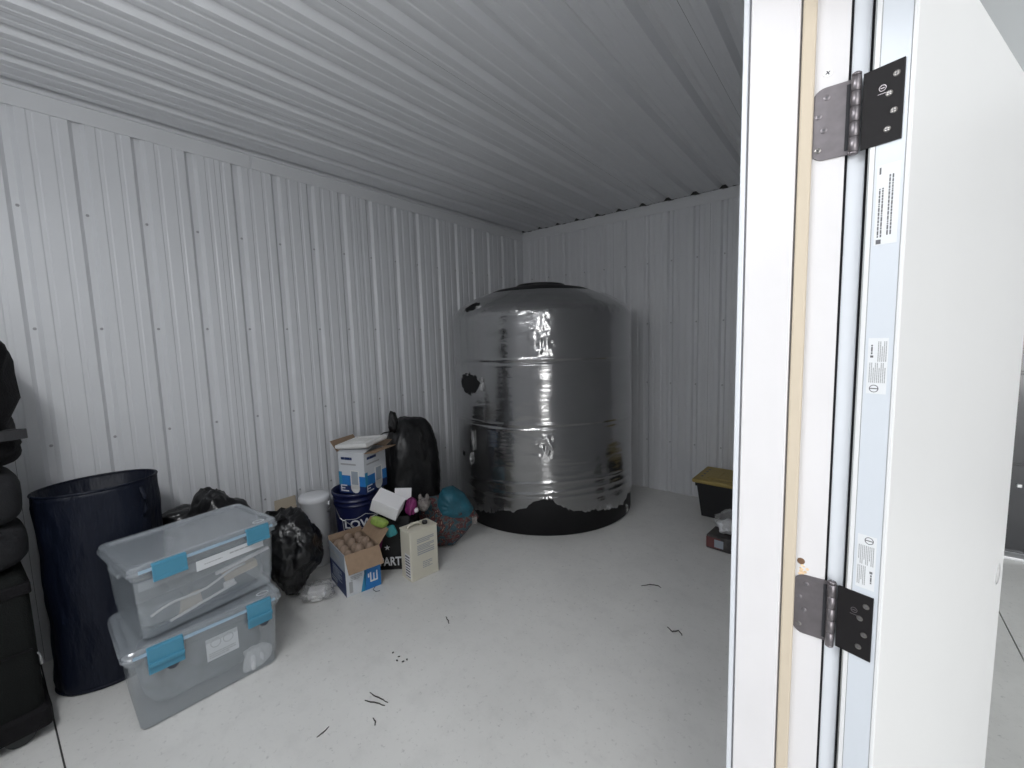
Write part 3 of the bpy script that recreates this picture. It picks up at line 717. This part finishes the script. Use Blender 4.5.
# ================================================================== RUBBISH BAGS
def blob(name, loc, dims, seed, material, shape=None, sub=5, amp=.10, rz=0, parent=None):
    bm = nb(); bmesh.ops.create_icosphere(bm, subdivisions=sub, radius=1)
    for v in bm.verts:
        d = v.co.normalized(); p = d*1.6 + Vector((seed*3.1, seed*1.7, 0))
        k = 1 + amp*1.2*noise.noise(p) - amp*.9*abs(noise.noise(p*2.6)) - amp*.45*abs(noise.noise(p*6)) + amp*.12*noise.noise(p*14)
        sx, sy = (shape(d.z) if shape else (1, 1))
        q = Vector((d.x*k*sx*dims[0], d.y*k*sy*dims[1], (d.z*k+1)*dims[2]/2))
        if q.z < .006: q.z = .003 + .003*random.random()
        v.co = q
    o = obj(name, bm, material, parent, True); o.location = loc; o.rotation_euler = (0, 0, rz); return o
# behind the totes, against the wall
b1 = thing('rubbish_bag', 'black plastic rubbish bag slumped behind the clear totes against the wall', 'rubbish bag', (-2.82, .78, 0), 0, 'black plastic bags')
blob('sack', (0, 0, 0), (.20, .235, .72), 2, 'bag_black', lambda z: (1.0 if z < .3 else 1-.2*(z-.3), 1.0 if z < .2 else 1-.3*(z-.2)), amp=.14, parent=b1)
blob('bag_neck', (-.07, -.14, .50), (.10, .13, .15), 6, 'bag_black', None, 4, .2, parent=b1)
# between totes and carton
b2 = thing('rubbish_bag', 'black plastic rubbish bag between the clear totes and the open carton', 'rubbish bag', (-2.625, 1.105, 0), R(-20), 'black plastic bags')
blob('sack', (0, 0, 0), (.185, .175, .52), 5, 'bag_black', lambda z: ((.62+.38*min(1, (z+1)/.9),)*2), amp=.18, parent=b2)
bm = nb(); rn = random.Random(2)
rws = []
for j in range(7):
    rws.append([((.05+.045*j/6+.012*math.sin(i*1.9+j))*math.cos(2*math.pi*i/22), (.05+.05*j/6+.012*math.cos(i*2.3+j))*math.sin(2*math.pi*i/22), .43+.013*j+.014*math.sin(i*2.1)*j/6) for i in range(22)])
grid_loft(bm, rws); o = obj('gathered_top', bm, 'bag_black', b2); o.location = (-.03, -.06, 0)
# tall one behind the bucket
b3 = thing('rubbish_bag', 'tall black plastic rubbish bag with a knotted loop behind the blue bucket', 'rubbish bag', (-2.775, 2.14, 0), R(8), 'black plastic bags')
blob('sack', (0, 0, 0), (.215, .285, .92), 9, 'bag_black_soft', lambda z: ((1+.85*z*z)**.5*(1.02-.10*(z+1)),)*2, amp=.085, parent=b3)
blob('knot', (.07, -.235, .84), (.034, .040, .17), 3, 'bag_black', None, 4, .2, parent=b3)
bm = nb(); tube(bm, [(.06, -.20, .86), (.05, -.25, .855), (.04, -.30, .857), (.05, -.35, .85)], .007, 6, [1, .8, .7, .4]); obj('drawstring', bm, 'bag_black', b3, True)
# clear bag with white pieces under the second bag
cb = thing('clear_plastic_bag', 'clear plastic bag with white scraps on the floor beside the open carton', 'plastic bag', (-2.47, 1.165, 0), R(-35))
blob('film_bag', (0, 0, 0), (.08, .11, .10), 12, 'clear_bag', None, 4, .35, parent=cb)
obj('white_scrap', bx(-.035, .03, -.05, .04, .008, .06, .006, 2), 'paper', cb); obj('white_scrap', bx(.033, .055, -.03, .03, .008, .035, .005, 2), 'foam_white', cb)
# ================================================================== BUCKETS
bk = thing('blue_bucket', 'dark blue plastic bucket with a white outlined logo below the humidifier carton', 'bucket', (-2.790, 1.650, 0))
KR, KH = .158, .484
kp = [(.132, 0), (.136, .006), (.150, KH*.78), (.150, KH*.80), (.157, KH*.803), (.157, KH*.815), (.153, KH*.82), (.154, KH*.87), (.160, KH*.873), (.160, KH*.885), (.155, KH*.89), (.157, KH*.95), (.166, KH*.955), (.166, KH), (.154, KH), (.150, KH*.9), (.130, .012)]
obj('body', lathe(nb(), kp, 56), 'blue_bucket', bk, True)
kf = math.atan2(-1.655, 2.80) + R(20)
def wrap(bm, r0, slope, zc, ang):
    for v in bm.verts:
        z = zc+v.co.y; r_ = r0 + slope*z + v.co.z; a = ang + v.co.x/r0
        v.co = Vector((r_*math.cos(a), r_*math.sin(a), z))
    return bm
obj('lettering', wrap(text_bm("LOWE'S", .080, .0008, .0016), .1390, .036, .262, kf), 'print_white', bk)
ol = [(-.145, -.045), (-.150, .030), (-.135, .034), (-.130, .040), (-.060, .042), (0, .068), (.060, .042), (.130, .040), (.135, .034), (.150, .030), (.145, -.045), (-.145, -.045)]
bm = nb()
for (xa, ya), (xb, yb) in zip(ol, ol[1:]):
    n_ = max(2, int(math.hypot(xb-xa, yb-ya)/.012)); L_ = math.hypot(xb-xa, yb-ya); nx, ny = -(yb-ya)/L_*.0018, (xb-xa)/L_*.0018
    for k in range(n_):
        t0, t1_ = k/n_, (k+1)/n_; q = [(xa+(xb-xa)*t+s_*nx, ya+(yb-ya)*t+s_*ny) for t, s_ in ((t0, -1), (t1_, -1), (t1_, 1), (t0, 1))]
        bm.faces.new([bm.verts.new((x, y, .0012)) for x, y in q])
obj('logo_outline', wrap(bm, .1390, .036, .262, kf), 'print_white', bk)
bm = nb(); a = kf-1.35
tube(bm, [(.170*math.cos(a), .170*math.sin(a), KH*.80), (.178*math.cos(a+.3), .178*math.sin(a+.3), KH*.66), (.176*math.cos(a+.9), .176*math.sin(a+.9), KH*.52), (.172*math.cos(a+1.5), .172*math.sin(a+1.5), KH*.46)], .003, 6)
obj('bail_handle', bm, 'silver_wire', bk, True)
wbk = thing('white_canister', 'tall white plastic canister with a wire handle ear beside the blue bucket', 'canister', (-2.893, 1.392, 0))
obj('body', lathe(nb(), [(.088, 0), (.092, .008), (.094, .44), (.100, .445), (.100, .478), (.094, .485), (.06, .492), (.03, .494)], 40), 'white_plastic', wbk, True)
a = math.atan2(-1.415, 2.89)+R(62)
bm = nb(); lathe(bm, [(.016, 0), (.018, .004), (.010, .009)], 14); bmesh.ops.transform(bm, matrix=frame_mtx((.099*math.cos(a), .099*math.sin(a), .425), (-math.sin(a), math.cos(a), 0), (0, 0, 1), (math.cos(a), math.sin(a), 0)), verts=bm.verts[:])
obj('handle_ear', bm, 'white_plastic', wbk, True)
bm = nb(); tube(bm, [(.110*math.cos(a), .110*math.sin(a), .425), (.118*math.cos(a-.15), .118*math.sin(a-.15), .40), (.112*math.cos(a-.35), .112*math.sin(a-.35), .375), (.108*math.cos(a-.1), .108*math.sin(a-.1), .368)], .0028, 6); obj('wire_handle', bm, 'silver_wire', wbk, True)
bb = thing('folded_carton', 'flattened beige cardboard against the wall beside the white canister', 'cardboard', (-3.03, 1.27, 0))
obj('sheet', bx(-.012, -.006, -.08, .06, 0, .47), 'beige_board', bb)
obj('fold', bx(-.004, .002, -.06, .06, 0, .40), 'beige_board', bb)
# ================================================================== HUMIDIFIER CARTON on the blue bucket
c0 = flr(370, 496, .486)
hb = thing('humidifier_carton', 'white and blue printed carton with open flaps standing on the blue bucket', 'carton', (-2.790, 1.650, .4855), 0)
# local axes: front-left face and front-right face meet at the corner towards the camera
ua = Vector((-.946, -.319, 0)).normalized(); ub = Vector((ua.y, -ua.x, 0)); ub = ub if ub.y > 0 else -ub   # ua: along left face, ub: along right face
def carton_shell(w1, w2, h, t=.004):
    """corner at origin, left face along +x (w1), right face along +y (w2)"""
    bm = nb(); box(bm, 0, w1, 0, t, 0, h); box(bm, 0, t, 0, w2, 0, h); box(bm, 0, w1, w2-t, w2, 0, h); box(bm, w1-t, w1, 0, w2, 0, h); box(bm, 0, w1, 0, w2, 0, t); return bm
HW1, HW2, HHH = .220, .235, .285
hm = frame_mtx((.215, -.055, 0), ua, ub, (0, 0, 1))
def hput(o, m_): o.matrix_local = m_; return o
body = hput(obj('body', carton_shell(HW1, HW2, HHH), 'carton_white', hb), hm)
def fl_box(bm, u0, u1, z0, z1): return box(bm, u0, u1, z0, z1, 0, .0008)
LF = frame_mtx((HW1, 0, 0), (-1, 0, 0), (0, 0, 1), (0, -1, 0))    # left face seen from outside: u runs left to right
RF = frame_mtx((0, 0, 0), (0, 1, 0), (0, 0, 1), (-1, 0, 0))
def pface(bm, mtx, name, m_, z=0):
    for v in bm.verts: v.co.z += z
    o = obj(name, bm, m_, body); o.matrix_local = mtx; return o
for FM, W_ in ((LF, HW1), (RF, HW2)):
    pface(fl_box(nb(), 0, W_, 0, .055), FM, 'printed_panel', 'print_navy'); pface(fl_box(nb(), 0, W_, .055, .125), FM, 'printed_panel', 'print_blue'); pface(fl_box(nb(), 0, W_*.12, .055, .15), FM, 'printed_panel', 'print_teal', .0002)
    bm = nb(); box(bm, W_*.45, W_*.78, .035, .165, 0, .0012, .0); o = pface(bm, FM, 'printed_picture', 'foam_white', .0006)
    bm = nb(); lathe(bm, [(W_*.165, 0), (W_*.16, .001)], 20, (W_*.615, .040)); pface(bm, FM, 'printed_picture', 'foam_white', .0008)
    bm = nb(); box(bm, W_*.49, W_*.74, .065, .158, 0, .0006); pface(bm, FM, 'printed_picture', 'carton_grey', .0016)
    bm = nb(); dashes(bm, W_*.12, .245, W_*.42, 1, .02, .018, 3, .0006, .05); pface(bm, FM, 'lettering', 'print_navy', .0008)
    bm = nb(); dashes(bm, W_*.10, .205, W_*.58, 1, .02, .011, 9, .0006, .05); pface(bm, FM, 'lettering', 'ink_grey', .0008)
    bm = nb()
    for k in range(3): box(bm, W_*.06, W_*(.36, .22, .30)[k], .012+k*.019, .020+k*.019, 0, .0006)
    box(bm, W_*.06, W_*.10, .012, .058, 0, .0006); pface(bm, FM, 'lettering', 'print_white', .0012)
# flaps
def flap(name, m_, parent, base, hinge_mtx, w_, d_, ang):
    o = obj(name, bx(0, w_, 0, d_, -.003, 0), m_, parent); o.matrix_local = hinge_mtx @ Matrix.Rotation(R(ang), 4, 'X'); return o
flap('flap', 'carton_white', body, 0, frame_mtx((HW1, 0, HHH), (-1, 0, 0), (0, 1, 0), (0, 0, -1)), HW1, .10, -16)     # left face flap, folded in
flap('flap', 'kraft', body, 0, frame_mtx((0, HW2, HHH), (0, -1, 0), (-1, 0, 0), (0, 0, -1)), HW2, .095, -6).matrix_local = frame_mtx((0, HW2, HHH), (0, -1, 0), (-1, 0, 0), (0, 0, -1)) @ Matrix.Rotation(R(-8), 4, 'X')
flap('flap', 'kraft_in', body, 0, frame_mtx((HW1, HW2, HHH), (0, -1, 0), (1, 0, 0), (0, 0, 1)), HW2, .095, 52)
flap('flap', 'kraft_in', body, 0, frame_mtx((0, HW2, HHH), (1, 0, 0), (0, 1, 0), (0, 0, 1)), HW1, .095, 18)
# foam tray lying across the open top
ty = thing('foam_tray', 'white moulded lid tray lying across the top of the humidifier carton', 'tray', (0, 0, 0))
tw, tdp = .265, .235
bm = nb()
pr_ = [[(-tw/2, -tdp/2, 0), (tw/2, -tdp/2, 0), (tw/2, tdp/2, 0), (-tw/2, tdp/2, 0)]]
def rq(k, z): return [(x*k, y*k, z) for x, y, _ in pr_[0]]
rv = grid_loft(bm, [rq(.90, 0), rq(1, .012), rq(1, .030), rq(.97, .034), rq(.80, .034), rq(.76, .026)]); bm.faces.new(rv[0][::-1]); bm.faces.new(rv[-1])
obj('shell', bm, 'foam_white', ty); obj('raised_panel', bx(-.055, .06, -.04, .05, .024, .031, .003), 'foam_white', ty)
ctr = hb.location + Vector(hm @ Vector((HW1*.47, HW2*.5, HHH)))
tm = Matrix.Translation((ctr.x, ctr.y, ctr.z+.034)) @ frame_mtx((0, 0, 0), ua, ub, (0, 0, 1)) @ Matrix.Rotation(R(6), 4, 'Y') @ Matrix.Rotation(R(3), 4, 'X')
ty.matrix_world = tm
# ================================================================== OPEN CARTON OF ROUND PIECES
oc = thing('open_carton', 'open blue and white cardboard carton full of round tan pieces', 'carton', (-2.322, 1.267, 0.001))
u1 = Vector((-.98, .199, 0)).normalized(); u2 = Vector((.199, .98, 0)).normalized()
OW1, OW2, OH = .285, .215, .262
om = frame_mtx((0, 0, 0), u1, u2, (0, 0, 1))
ob = obj('body', carton_shell(OW1, OW2, OH), 'kraft_in', oc); ob.matrix_local = om
oLF = frame_mtx((OW1, 0, 0), (-1, 0, 0), (0, 0, 1), (0, -1, 0)); oRF = frame_mtx((0, 0, 0), (0, 1, 0), (0, 0, 1), (-1, 0, 0))
def op(bm, mtx, name, m_, z=0):
    for v in bm.verts: v.co.z += z
    o = obj(name, bm, m_, ob); o.matrix_local = mtx; return o
op(fl_box(nb(), 0, OW1, 0, OH), oLF, 'printed_panel', 'carton_grey'); op(fl_box(nb(), 0, OW1, 0, OH*.58), oLF, 'printed_panel', 'print_navy', .0003)
bm = nb(); dashes(bm, .04, .215, .15, 1, .02, .020, 3, .0006, .05); dashes(bm, .05, .185, .12, 1, .02, .010, 4, .0006, .05); op(bm, oLF, 'lettering', 'ink_grey', .0009)
bm = nb(); dashes(bm, .05, .130, .17, 7, .011, .005, 13, .0006, .1); dashes(bm, .02, .045, .11, 2, .016, .009, 14, .0006, .05); op(bm, oLF, 'lettering', 'carton_grey', .0012)
op(fl_box(nb(), 0, OW2, 0, OH), oRF, 'printed_panel', 'carton_white'); op(fl_box(nb(), OW2*.52, OW2, 0, OH*.85), oRF, 'printed_panel', 'print_blue', .0003)
bm = nb(); prism(bm, [(OW2*.40, 0), (OW2*.53, 0), (OW2*.53, OH*.62), (OW2*.62, OH*.8)], 0, .0006); op(bm, oRF, 'printed_panel', 'print_teal', .0005)
bm = nb(); box(bm, OW2*.08, OW2*.18, .02, .09, 0, .0006); op(bm, oRF, 'lettering', 'ink_grey', .0009)
bm = nb(); dashes(bm, .028, .118, .07, 3, .010, .005, 5, .0006); op(bm, oRF, 'lettering', 'ink_grey', .0009)
bm = nb()
for k in range(3): box(bm, OW2*.68+k*.020, OW2*.68+k*.020+.008, .05, .05+(.055, .045, .055)[k], 0, .0006)
box(bm, OW2*.68, OW2*.68+.048, .042, .052, 0, .0006); box(bm, OW2*.62, OW2*.66, .075, .10, 0, .0006); op(bm, oRF, 'lettering', 'print_white', .0009)
def oflap(hm_, w_, d_, ang, m_='kraft'):
    o = obj('flap', bx(0, w_, 0, d_, -.003, 0), m_, ob); o.matrix_local = hm_ @ Matrix.Rotation(R(ang), 4, 'X'); return o
oflap(frame_mtx((0, OW2, OH), (0, -1, 0), (-1, 0, 0), (0, 0, -1)), OW2, .115, 58)                # front-right flap hanging outwards
oflap(frame_mtx((0, OW2, OH), (1, 0, 0), (0, 1, 0), (0, 0, 1)), OW1, .105, 50)                   # rear-right flap standing up
oflap(frame_mtx((OW1, OW2, OH), (0, -1, 0), (1, 0, 0), (0, 0, 1)), OW2, .030, 76, 'kraft_in')
oflap(frame_mtx((OW1, 0, OH), (-1, 0, 0), (0, 1, 0), (0, 0, -1)), OW1, .045, 82, 'carton_grey')
proto = None; k = 0
for i in range(4):
    for j in range(3):
        p = om @ Vector((.045+i*.065, .040+j*.067, 0)) + Vector((-2.322, 1.267, 0))
        if proto is None:
            bm = nb(); lathe(bm, [(.024, 0), (.026, .12), (.030, .165), (.0315, .195), (.028, .225), (.018, .242), (.006, .248)], 18)
            o = proto = obj('wrapped_bulb', bm, 'tan_ball', None, True); tag(o, 'round tan piece packed upright in the open blue and white carton', 'bulb', 'round tan pieces in the open carton')
        else: o = proto.copy(); C.objects.link(o)
        o['label'] = 'round tan piece in the open carton, %s from the hanging flap, %s row' % (('first', 'second', 'third', 'fourth')[i], ('printed-side', 'middle', 'upright-flap')[j])
        o.location = (p.x, p.y, .020+.010*((i*7+j*5) % 3)); o.rotation_euler = (0, 0, i+j*2.1)
bm = nb(); p = flr(376, 588)
tube(bm, [flr(x, y)+Vector((0, 0, .003)) for x, y in ((379, 583), (376, 586), (373, 590), (376, 592), (380, 591))], .0022, 6)
tag(obj('bent_hook', bm, 'ink', None, True), 'thin dark bent wire hook on the floor by the open carton', 'hook')
# ================================================================== CREAM CAN
cn = thing('cream_can', 'cream rectangular metal can with a top handle, standing on the floor', 'can', (-2.131, 1.601, 0))
w1 = Vector((-.990, .140, 0)).normalized(); w2 = Vector((.140, .990, 0)).normalized()
CW1, CW2, CH = .125, .205, .325
cm = frame_mtx((0, 0, 0), w1, w2, (0, 0, 1))
cb_ = obj('body', bx(0, CW1, 0, CW2, .004, CH, .008, 2), 'cream', cn); cb_.matrix_local = cm
for zz in (0, CH-.006):
    o = obj('seam_rim', bx(-.002, CW1+.002, -.002, CW2+.002, zz, zz+.009, .004, 2), 'cream', cn); o.matrix_local = cm
cRF = frame_mtx((-.0005, 0, 0), (0, 1, 0), (0, 0, 1), (-1, 0, 0)); cLF = frame_mtx((CW1, -.0005, 0), (-1, 0, 0), (0, 0, 1), (0, -1, 0))
bm = nb(); dashes(bm, .05, .265, .125, 3, .011, .0065, 21, .0006, .03); dashes(bm, .05, .222, .125, 4, .010, .006, 22, .0006, .05); dashes(bm, .05, .178, .125, 2, .013, .008, 23, .0006, .05)
o = obj('lettering', bm, 'ink_grey', cb_); o.matrix_local = cRF
bm = nb(); dashes(bm, .085, .105, .07, 4, .012, .006, 27, .0006); o = obj('lettering', bm, 'ink_grey', cb_); o.matrix_local = cRF
bm = nb(); box(bm, .055, .118, .02, .175, 0, .0005); o = obj('barcode', bm, 'paper', cb_); o.matrix_local = cLF
bm = nb()
for k in range(8): box(bm, .058, .112, .025+k*.0185, .025+k*.0185+(.010 if k % 3 else .007), .0005, .0009)
o = obj('barcode_bars', bm, 'ink', cb_); o.matrix_local = cLF
bm = nb(); lathe(bm, [(.016, 0), (.018, .004), (.018, .016), (.016, .020)], 20, (CW1*.45, CW2*.72)); o = obj('cap', bm, 'black_plastic', cn); o.matrix_local = cm @ Matrix.Translation((0, 0, CH+.002))
bm = nb(); pts = [(CW1*.5, CW2*.12, CH), (CW1*.5, CW2*.14, CH+.018), (CW1*.5, CW2*.22, CH+.026), (CW1*.5, CW2*.48, CH+.026), (CW1*.5, CW2*.56, CH+.018), (CW1*.5, CW2*.58, CH)]
tube(bm, pts, .008, 8); o = obj('handle', bm, 'cream', cn, True); o.matrix_local = cm
# ================================================================== PARTY BAG and what pokes out of it
pb = thing('party_bag', 'black party shopping bag with white lettering and a star between the carton and can', 'shopping bag', (-2.40, 1.695, 0))
pv = Vector((.75, .66, 0)).normalized(); pn = Vector((.66, -.75, 0)).normalized()     # along the front, towards camera
pm = frame_mtx((0, 0, 0), pv, (0, 0, 1), pn)
def bag_shell(w_, d_, h_, n=10, seed=1, amp=.012):
    bm = nb(); rws = []
    for j in range(15):
        z = h_*j/14; row = []
        prm = [(-w_/2+w_*i/n, d_/2) for i in range(n)] + [(w_/2, d_/2-d_*i/n) for i in range(n)] + [(w_/2-w_*i/n, -d_/2) for i in range(n)] + [(-w_/2, -d_/2+d_*i/n) for i in range(n)]
        for x, y in prm:
            k = 1-.18*(j/14)**2*(1 if abs(y) >= d_/2-1e-6 else .3)
            row.append((x*(1-.05*j/14) + amp*noise.noise(Vector((x*9, y*9, z*9+seed))), z, y*k + amp*1.3*noise.noise(Vector((x*8+5, y*8, z*8+seed)))*(0.2+j/14)))
        rws.append(row)
    rv = grid_loft(bm, rws); bm.faces.new(rv[0][::-1]); return bm
o = obj('body', bag_shell(.235, .14, .36), 'bag_black_soft', pb, True); o.matrix_local = pm
pbody = o
bm = text_bm('PARTY', .082, .0008, .002)
for v in bm.verts: v.co.x *= .74
o = obj('lettering', bm, 'print_white', pbody); o.matrix_local = Matrix.Translation((-.012, .062, .084))
bm = nb(); st = [((.020 if k % 2 == 0 else .008)*math.sin(k*math.pi/5), (.020 if k % 2 == 0 else .008)*math.cos(k*math.pi/5)) for k in range(10)]; prism(bm, st, 0, .0012)
o = obj('star_print', bm, 'print_white', pbody); o.matrix_local = Matrix.Translation((-.045, .160, .082))
bm = nb(); prism(bm, [(-.11, .13), (-.085, .16), (-.07, .22), (-.085, .25), (-.112, .22)], 0, .001); o = obj('magenta_print', bm, 'magenta', pbody); o.matrix_local = Matrix.Translation((0, 0, .080))
def poke(name, bm, m_, px, py, D, rot, label, cat, smooth=False):
    d = ray(px, py); k = D/math.hypot(d.x, d.y); p = d*k + Vector((0, 0, CAM_H))
    o = obj(name, bm, m_, None, smooth); o.location = p; o.rotation_euler = rot; return tag(o, label, cat)
poke('white_paper_box', bx(-.092, .092, -.06, .06, -.052, .052, .003), 'paper', 388, 504, 2.86, (R(22), R(24), R(35)), 'white paper box tilted on top of the black party bag', 'box')
poke('white_card', bx(-.055, .055, -.0025, .0025, -.04, .04), 'paper', 403, 494, 2.93, (R(-14), R(4), R(48)), 'white card standing behind the tilted white box', 'card')
poke('lime_packet', pillow(nb(), .055, .022, -.028, .028, 3, 3, .01), 'lime', 379, 522, 2.80, (R(12), R(22), R(40)), 'lime green packet hanging out of the party bag', 'packet', True)
poke('aqua_packet', pillow(nb(), .035, .018, -.035, .035, 6, 3, .01), 'aqua', 391, 531, 2.79, (R(5), R(-20), R(40)), 'aqua packet below the lime green packet', 'packet', True)
poke('magenta_pouch', pillow(nb(), .030, .03, -.055, .055, 5, 2.5, .02), 'magenta', 411, 506, 2.87, (0, R(12), R(40)), 'magenta cloth pouch beside the white card', 'pouch', True)
bm = nb()
bmesh.ops.create_icosphere(bm, subdivisions=3, radius=.045)
for v in bm.verts: v.co *= 1+.25*noise.noise(v.co*40)
for sx in (-1, 1): lathe(bm, [(.014, .03), (.016, .05), (.010, .066), (.003, .072)], 10, (sx*.024, 0))
poke('plush_toy', bm, 'fur', 424, 504, 2.93, (0, 0, R(40)), 'grey brown fuzzy toy with two ears behind the cream can', 'toy', True)
poke('pompom', pillow(nb(), .016, .016, -.014, .014, 1, 2, .0), 'paper', 416, 510, 2.86, (0, 0, 0), 'small white pompom beside the magenta pouch', 'pompom', True)
# ================================================================== PATTERNED TOTE BAG
pt = thing('patterned_bag', 'slumped patterned fabric bag with a teal top behind the cream can', 'bag', (-2.335, 2.07, 0))
gv = Vector((.66, .75, 0)).normalized(); gn = Vector((.75, -.66, 0)).normalized()
gm = frame_mtx((0, 0, 0), gv, (0, 0, 1), gn)
def slump(pts, d_, seed, n=12):
    """a soft slab whose outline is pts (u, z), bulging towards both sides"""
    bm = nb(); cu = sum(p[0] for p in pts)/len(pts); cz = sum(p[1] for p in pts)/len(pts)
    fine = []
    for (xa, ya), (xb, yb) in zip(pts, pts[1:]+pts[:1]): fine += [(xa+(xb-xa)*t/6, ya+(yb-ya)*t/6) for t in range(6)]
    rings = []
    for s_ in (1, -1):
        rr2 = []
        for j in range(n):
            k = math.cos(j/n*math.pi/2)**.5 if j else 1
            zz = s_*d_*math.sin(j/n*math.pi/2)
            rr2.append([(cu+(x-cu)*k, cz+(y-cz)*k, zz*(1+.25*noise.noise(Vector((x*9, y*9, seed)))) + .012*noise.noise(Vector((x*22, y*22, seed+s_)))*j/n) for x, y in fine])
        rings.append(rr2)
    allr = rings[1][::-1][:-1] + rings[0]
    rv = grid_loft(bm, allr); bm.faces.new(rv[0][::-1]); bm.faces.new(rv[-1]); return bm
o = obj('fabric_body', slump([(-.16, .004), (.06, .004), (.13, .06), (.26, .20), (.235, .245), (.14, .38), (.06, .40), (-.10, .38), (-.18, .30)], .085, 3), 'paisley', pt, True); o.matrix_local = gm
o = obj('teal_top', slump([(-.05, .255), (.06, .215), (.20, .205), (.225, .27), (.16, .385), (.08, .445), (.0, .43), (-.06, .34)], .102, 5), 'teal', pt, True); o.matrix_local = gm
o = obj('corner_tag', bx(.205, .24, .175, .225, .02, .075), 'fur', pt); o.matrix_local = gm
# ================================================================== YELLOW LID TOTE and packages at the right
yt = thing('yellow_lid_tote', 'black plastic tote with a mustard yellow lid by the back wall', 'storage box', (-.700, 3.835, 0), R(-2))
def tap(bm, x0, x1, y0, y1, h, t):
    rws = []
    for z, k in ((0, t), (h*.5, t/2), (h*.88, t*.12), (h*.88, -.006), (h, -.008)):
        rws.append([(x0+k, y0+k, z), (x1-k, y0+k, z), (x1-k, y1-k, z), (x0+k, y1-k, z)])
    rv = grid_loft(bm, rws); bm.faces.new(rv[0][::-1]); bm.faces.new(rv[-1]); return bm
obj('body', tap(nb(), -.275, .275, -.19, .19, .30, .035), 'tote_black', yt)
yl = obj('lid', bx(-.305, .305, -.215, .215, .292, .325, .012, 2), 'yellow_lid', yt)
obj('lid_panel', bx(-.21, .21, -.13, .13, .318, .331, .005, 2), 'yellow_lid', yl)
for x in (-.13, .0, .13): obj('lid_rib', bx(x-.008, x+.008, -.12, .12, .329, .334, .002), 'yellow_lid', yl)
for y in (-.10, -.03, .04, .11): obj('lid_notch', bx(-.262, -.246, y-.016, y+.016, .324, .3255), 'ink', yl)
for x in (-.2, 0, .2): obj('front_rib', bx(x-.05, x+.05, -.19, -.182, .318, .328, .003), 'yellow_lid', yl)
pk = thing('package', 'dark printed carton lying in front of the yellow lid tote', 'package', (-.575, 3.20, 0), R(-6))
obj('body', bx(-.185, .17, -.085, .09, 0, .098, .004), 'pkg', pk); obj('red_print', bx(-.1855, -.09, -.0858, .05, .012, .085), 'pkg_red', pk)
bm = nb(); dashes(bm, -.02, .055, .14, 2, .022, .010, 3, .0006); o = obj('print', bm, 'carton_grey', pk); o.matrix_local = frame_mtx((0, -.0855, 0), (1, 0, 0), (0, 0, 1), (0, -1, 0))
bm = nb(); box(bm, -.13, -.07, .02, .075, 0, .0006); o = obj('print', bm, 'carton_grey', pk); o.matrix_local = frame_mtx((0, -.086, 0), (1, 0, 0), (0, 0, 1), (0, -1, 0))
gb = thing('crumpled_bag', 'crumpled clear and white plastic bag lying on the dark carton', 'plastic bag', (-.60, 3.215, .101))
blob('film_bag', (0, 0, 0), (.13, .085, .19), 17, 'clear_bag', None, 4, .25, parent=gb)
blob('white_fold', (-.05, -.02, .004), (.06, .05, .11), 23, 'white_plastic', None, 4, .3, parent=gb)
blob('black_fold', (.03, .03, .004), (.08, .05, .17), 29, 'bag_black', None, 4, .3, parent=gb)
obj('paper_strip', bx(.012, .03, -.075, -.066, .004, .10, .002), 'paper', gb)
# ================================================================== BITS ON THE FLOOR
def twig(pts, r, label, m_='twig'):
    r *= .8; P = [flr(x, y)+Vector((0, 0, r)) for x, y in pts]
    rn = random.Random(len(label)); Q = []
    for a, b_ in zip(P, P[1:]):
        for t in range(4): Q.append(a+(b_-a)*t/4 + Vector((rn.uniform(-1, 1), rn.uniform(-1, 1), 0))*r*.8)
    Q.append(P[-1]); bm = nb(); tube(bm, Q, r, 6, [.5+.5*math.sin(math.pi*(k+.6)/(len(Q)+.2)) for k in range(len(Q))])
    return tag(obj('twig', bm, m_, None, True), label, 'twig', 'twigs and scraps on the concrete')
twig([(641, 586), (650, 585), (658, 586), (661, 588)], .0035, 'thin dark stem lying on the floor in front of the tank')
twig([(667, 627), (672, 632), (679, 631), (682, 636)], .0040, 'crooked dark twig on the floor nearest the door jamb')
twig([(370, 693), (378, 698), (388, 703)], .0035, 'upper dark twig of the pair on the open floor')
twig([(365, 701), (374, 703), (385, 706)], .0035, 'lower dark twig of the pair on the open floor')
twig([(317, 738), (322, 734), (329, 727)], .0028, 'slanting thin twig on the floor nearest the totes')
twig([(373, 718), (375, 722), (375, 726)], .0035, 'short upright-lying scrap just below the pair of twigs')
twig([(446, 617), (448, 621), (449, 624)], .0035, 'short dark splinter on the floor in front of the cream can')
for k, (x, y) in enumerate(((397, 661), (403, 662), (407, 660), (399, 657), (393, 653))):
    bm = nb(); bmesh.ops.create_icosphere(bm, subdivisions=1, radius=.0045)
    for v in bm.verts: v.co = Vector((v.co.x*1.6, v.co.y, v.co.z*.5))*(1+.3*noise.noise(v.co*300+Vector((k, 0, 0))))
    o = obj('leaf_crumb', bm, 'twig'); o.location = flr(x, y)+Vector((0, 0, .003)); o.rotation_euler = (0, 0, k*1.3)
    tag(o, ('lowest left', 'lowest middle', 'rightmost', 'central', 'uppermost left')[k] + ' dark crumb in the small cluster on the open floor', 'crumb', 'crumbs in the cluster on the floor')
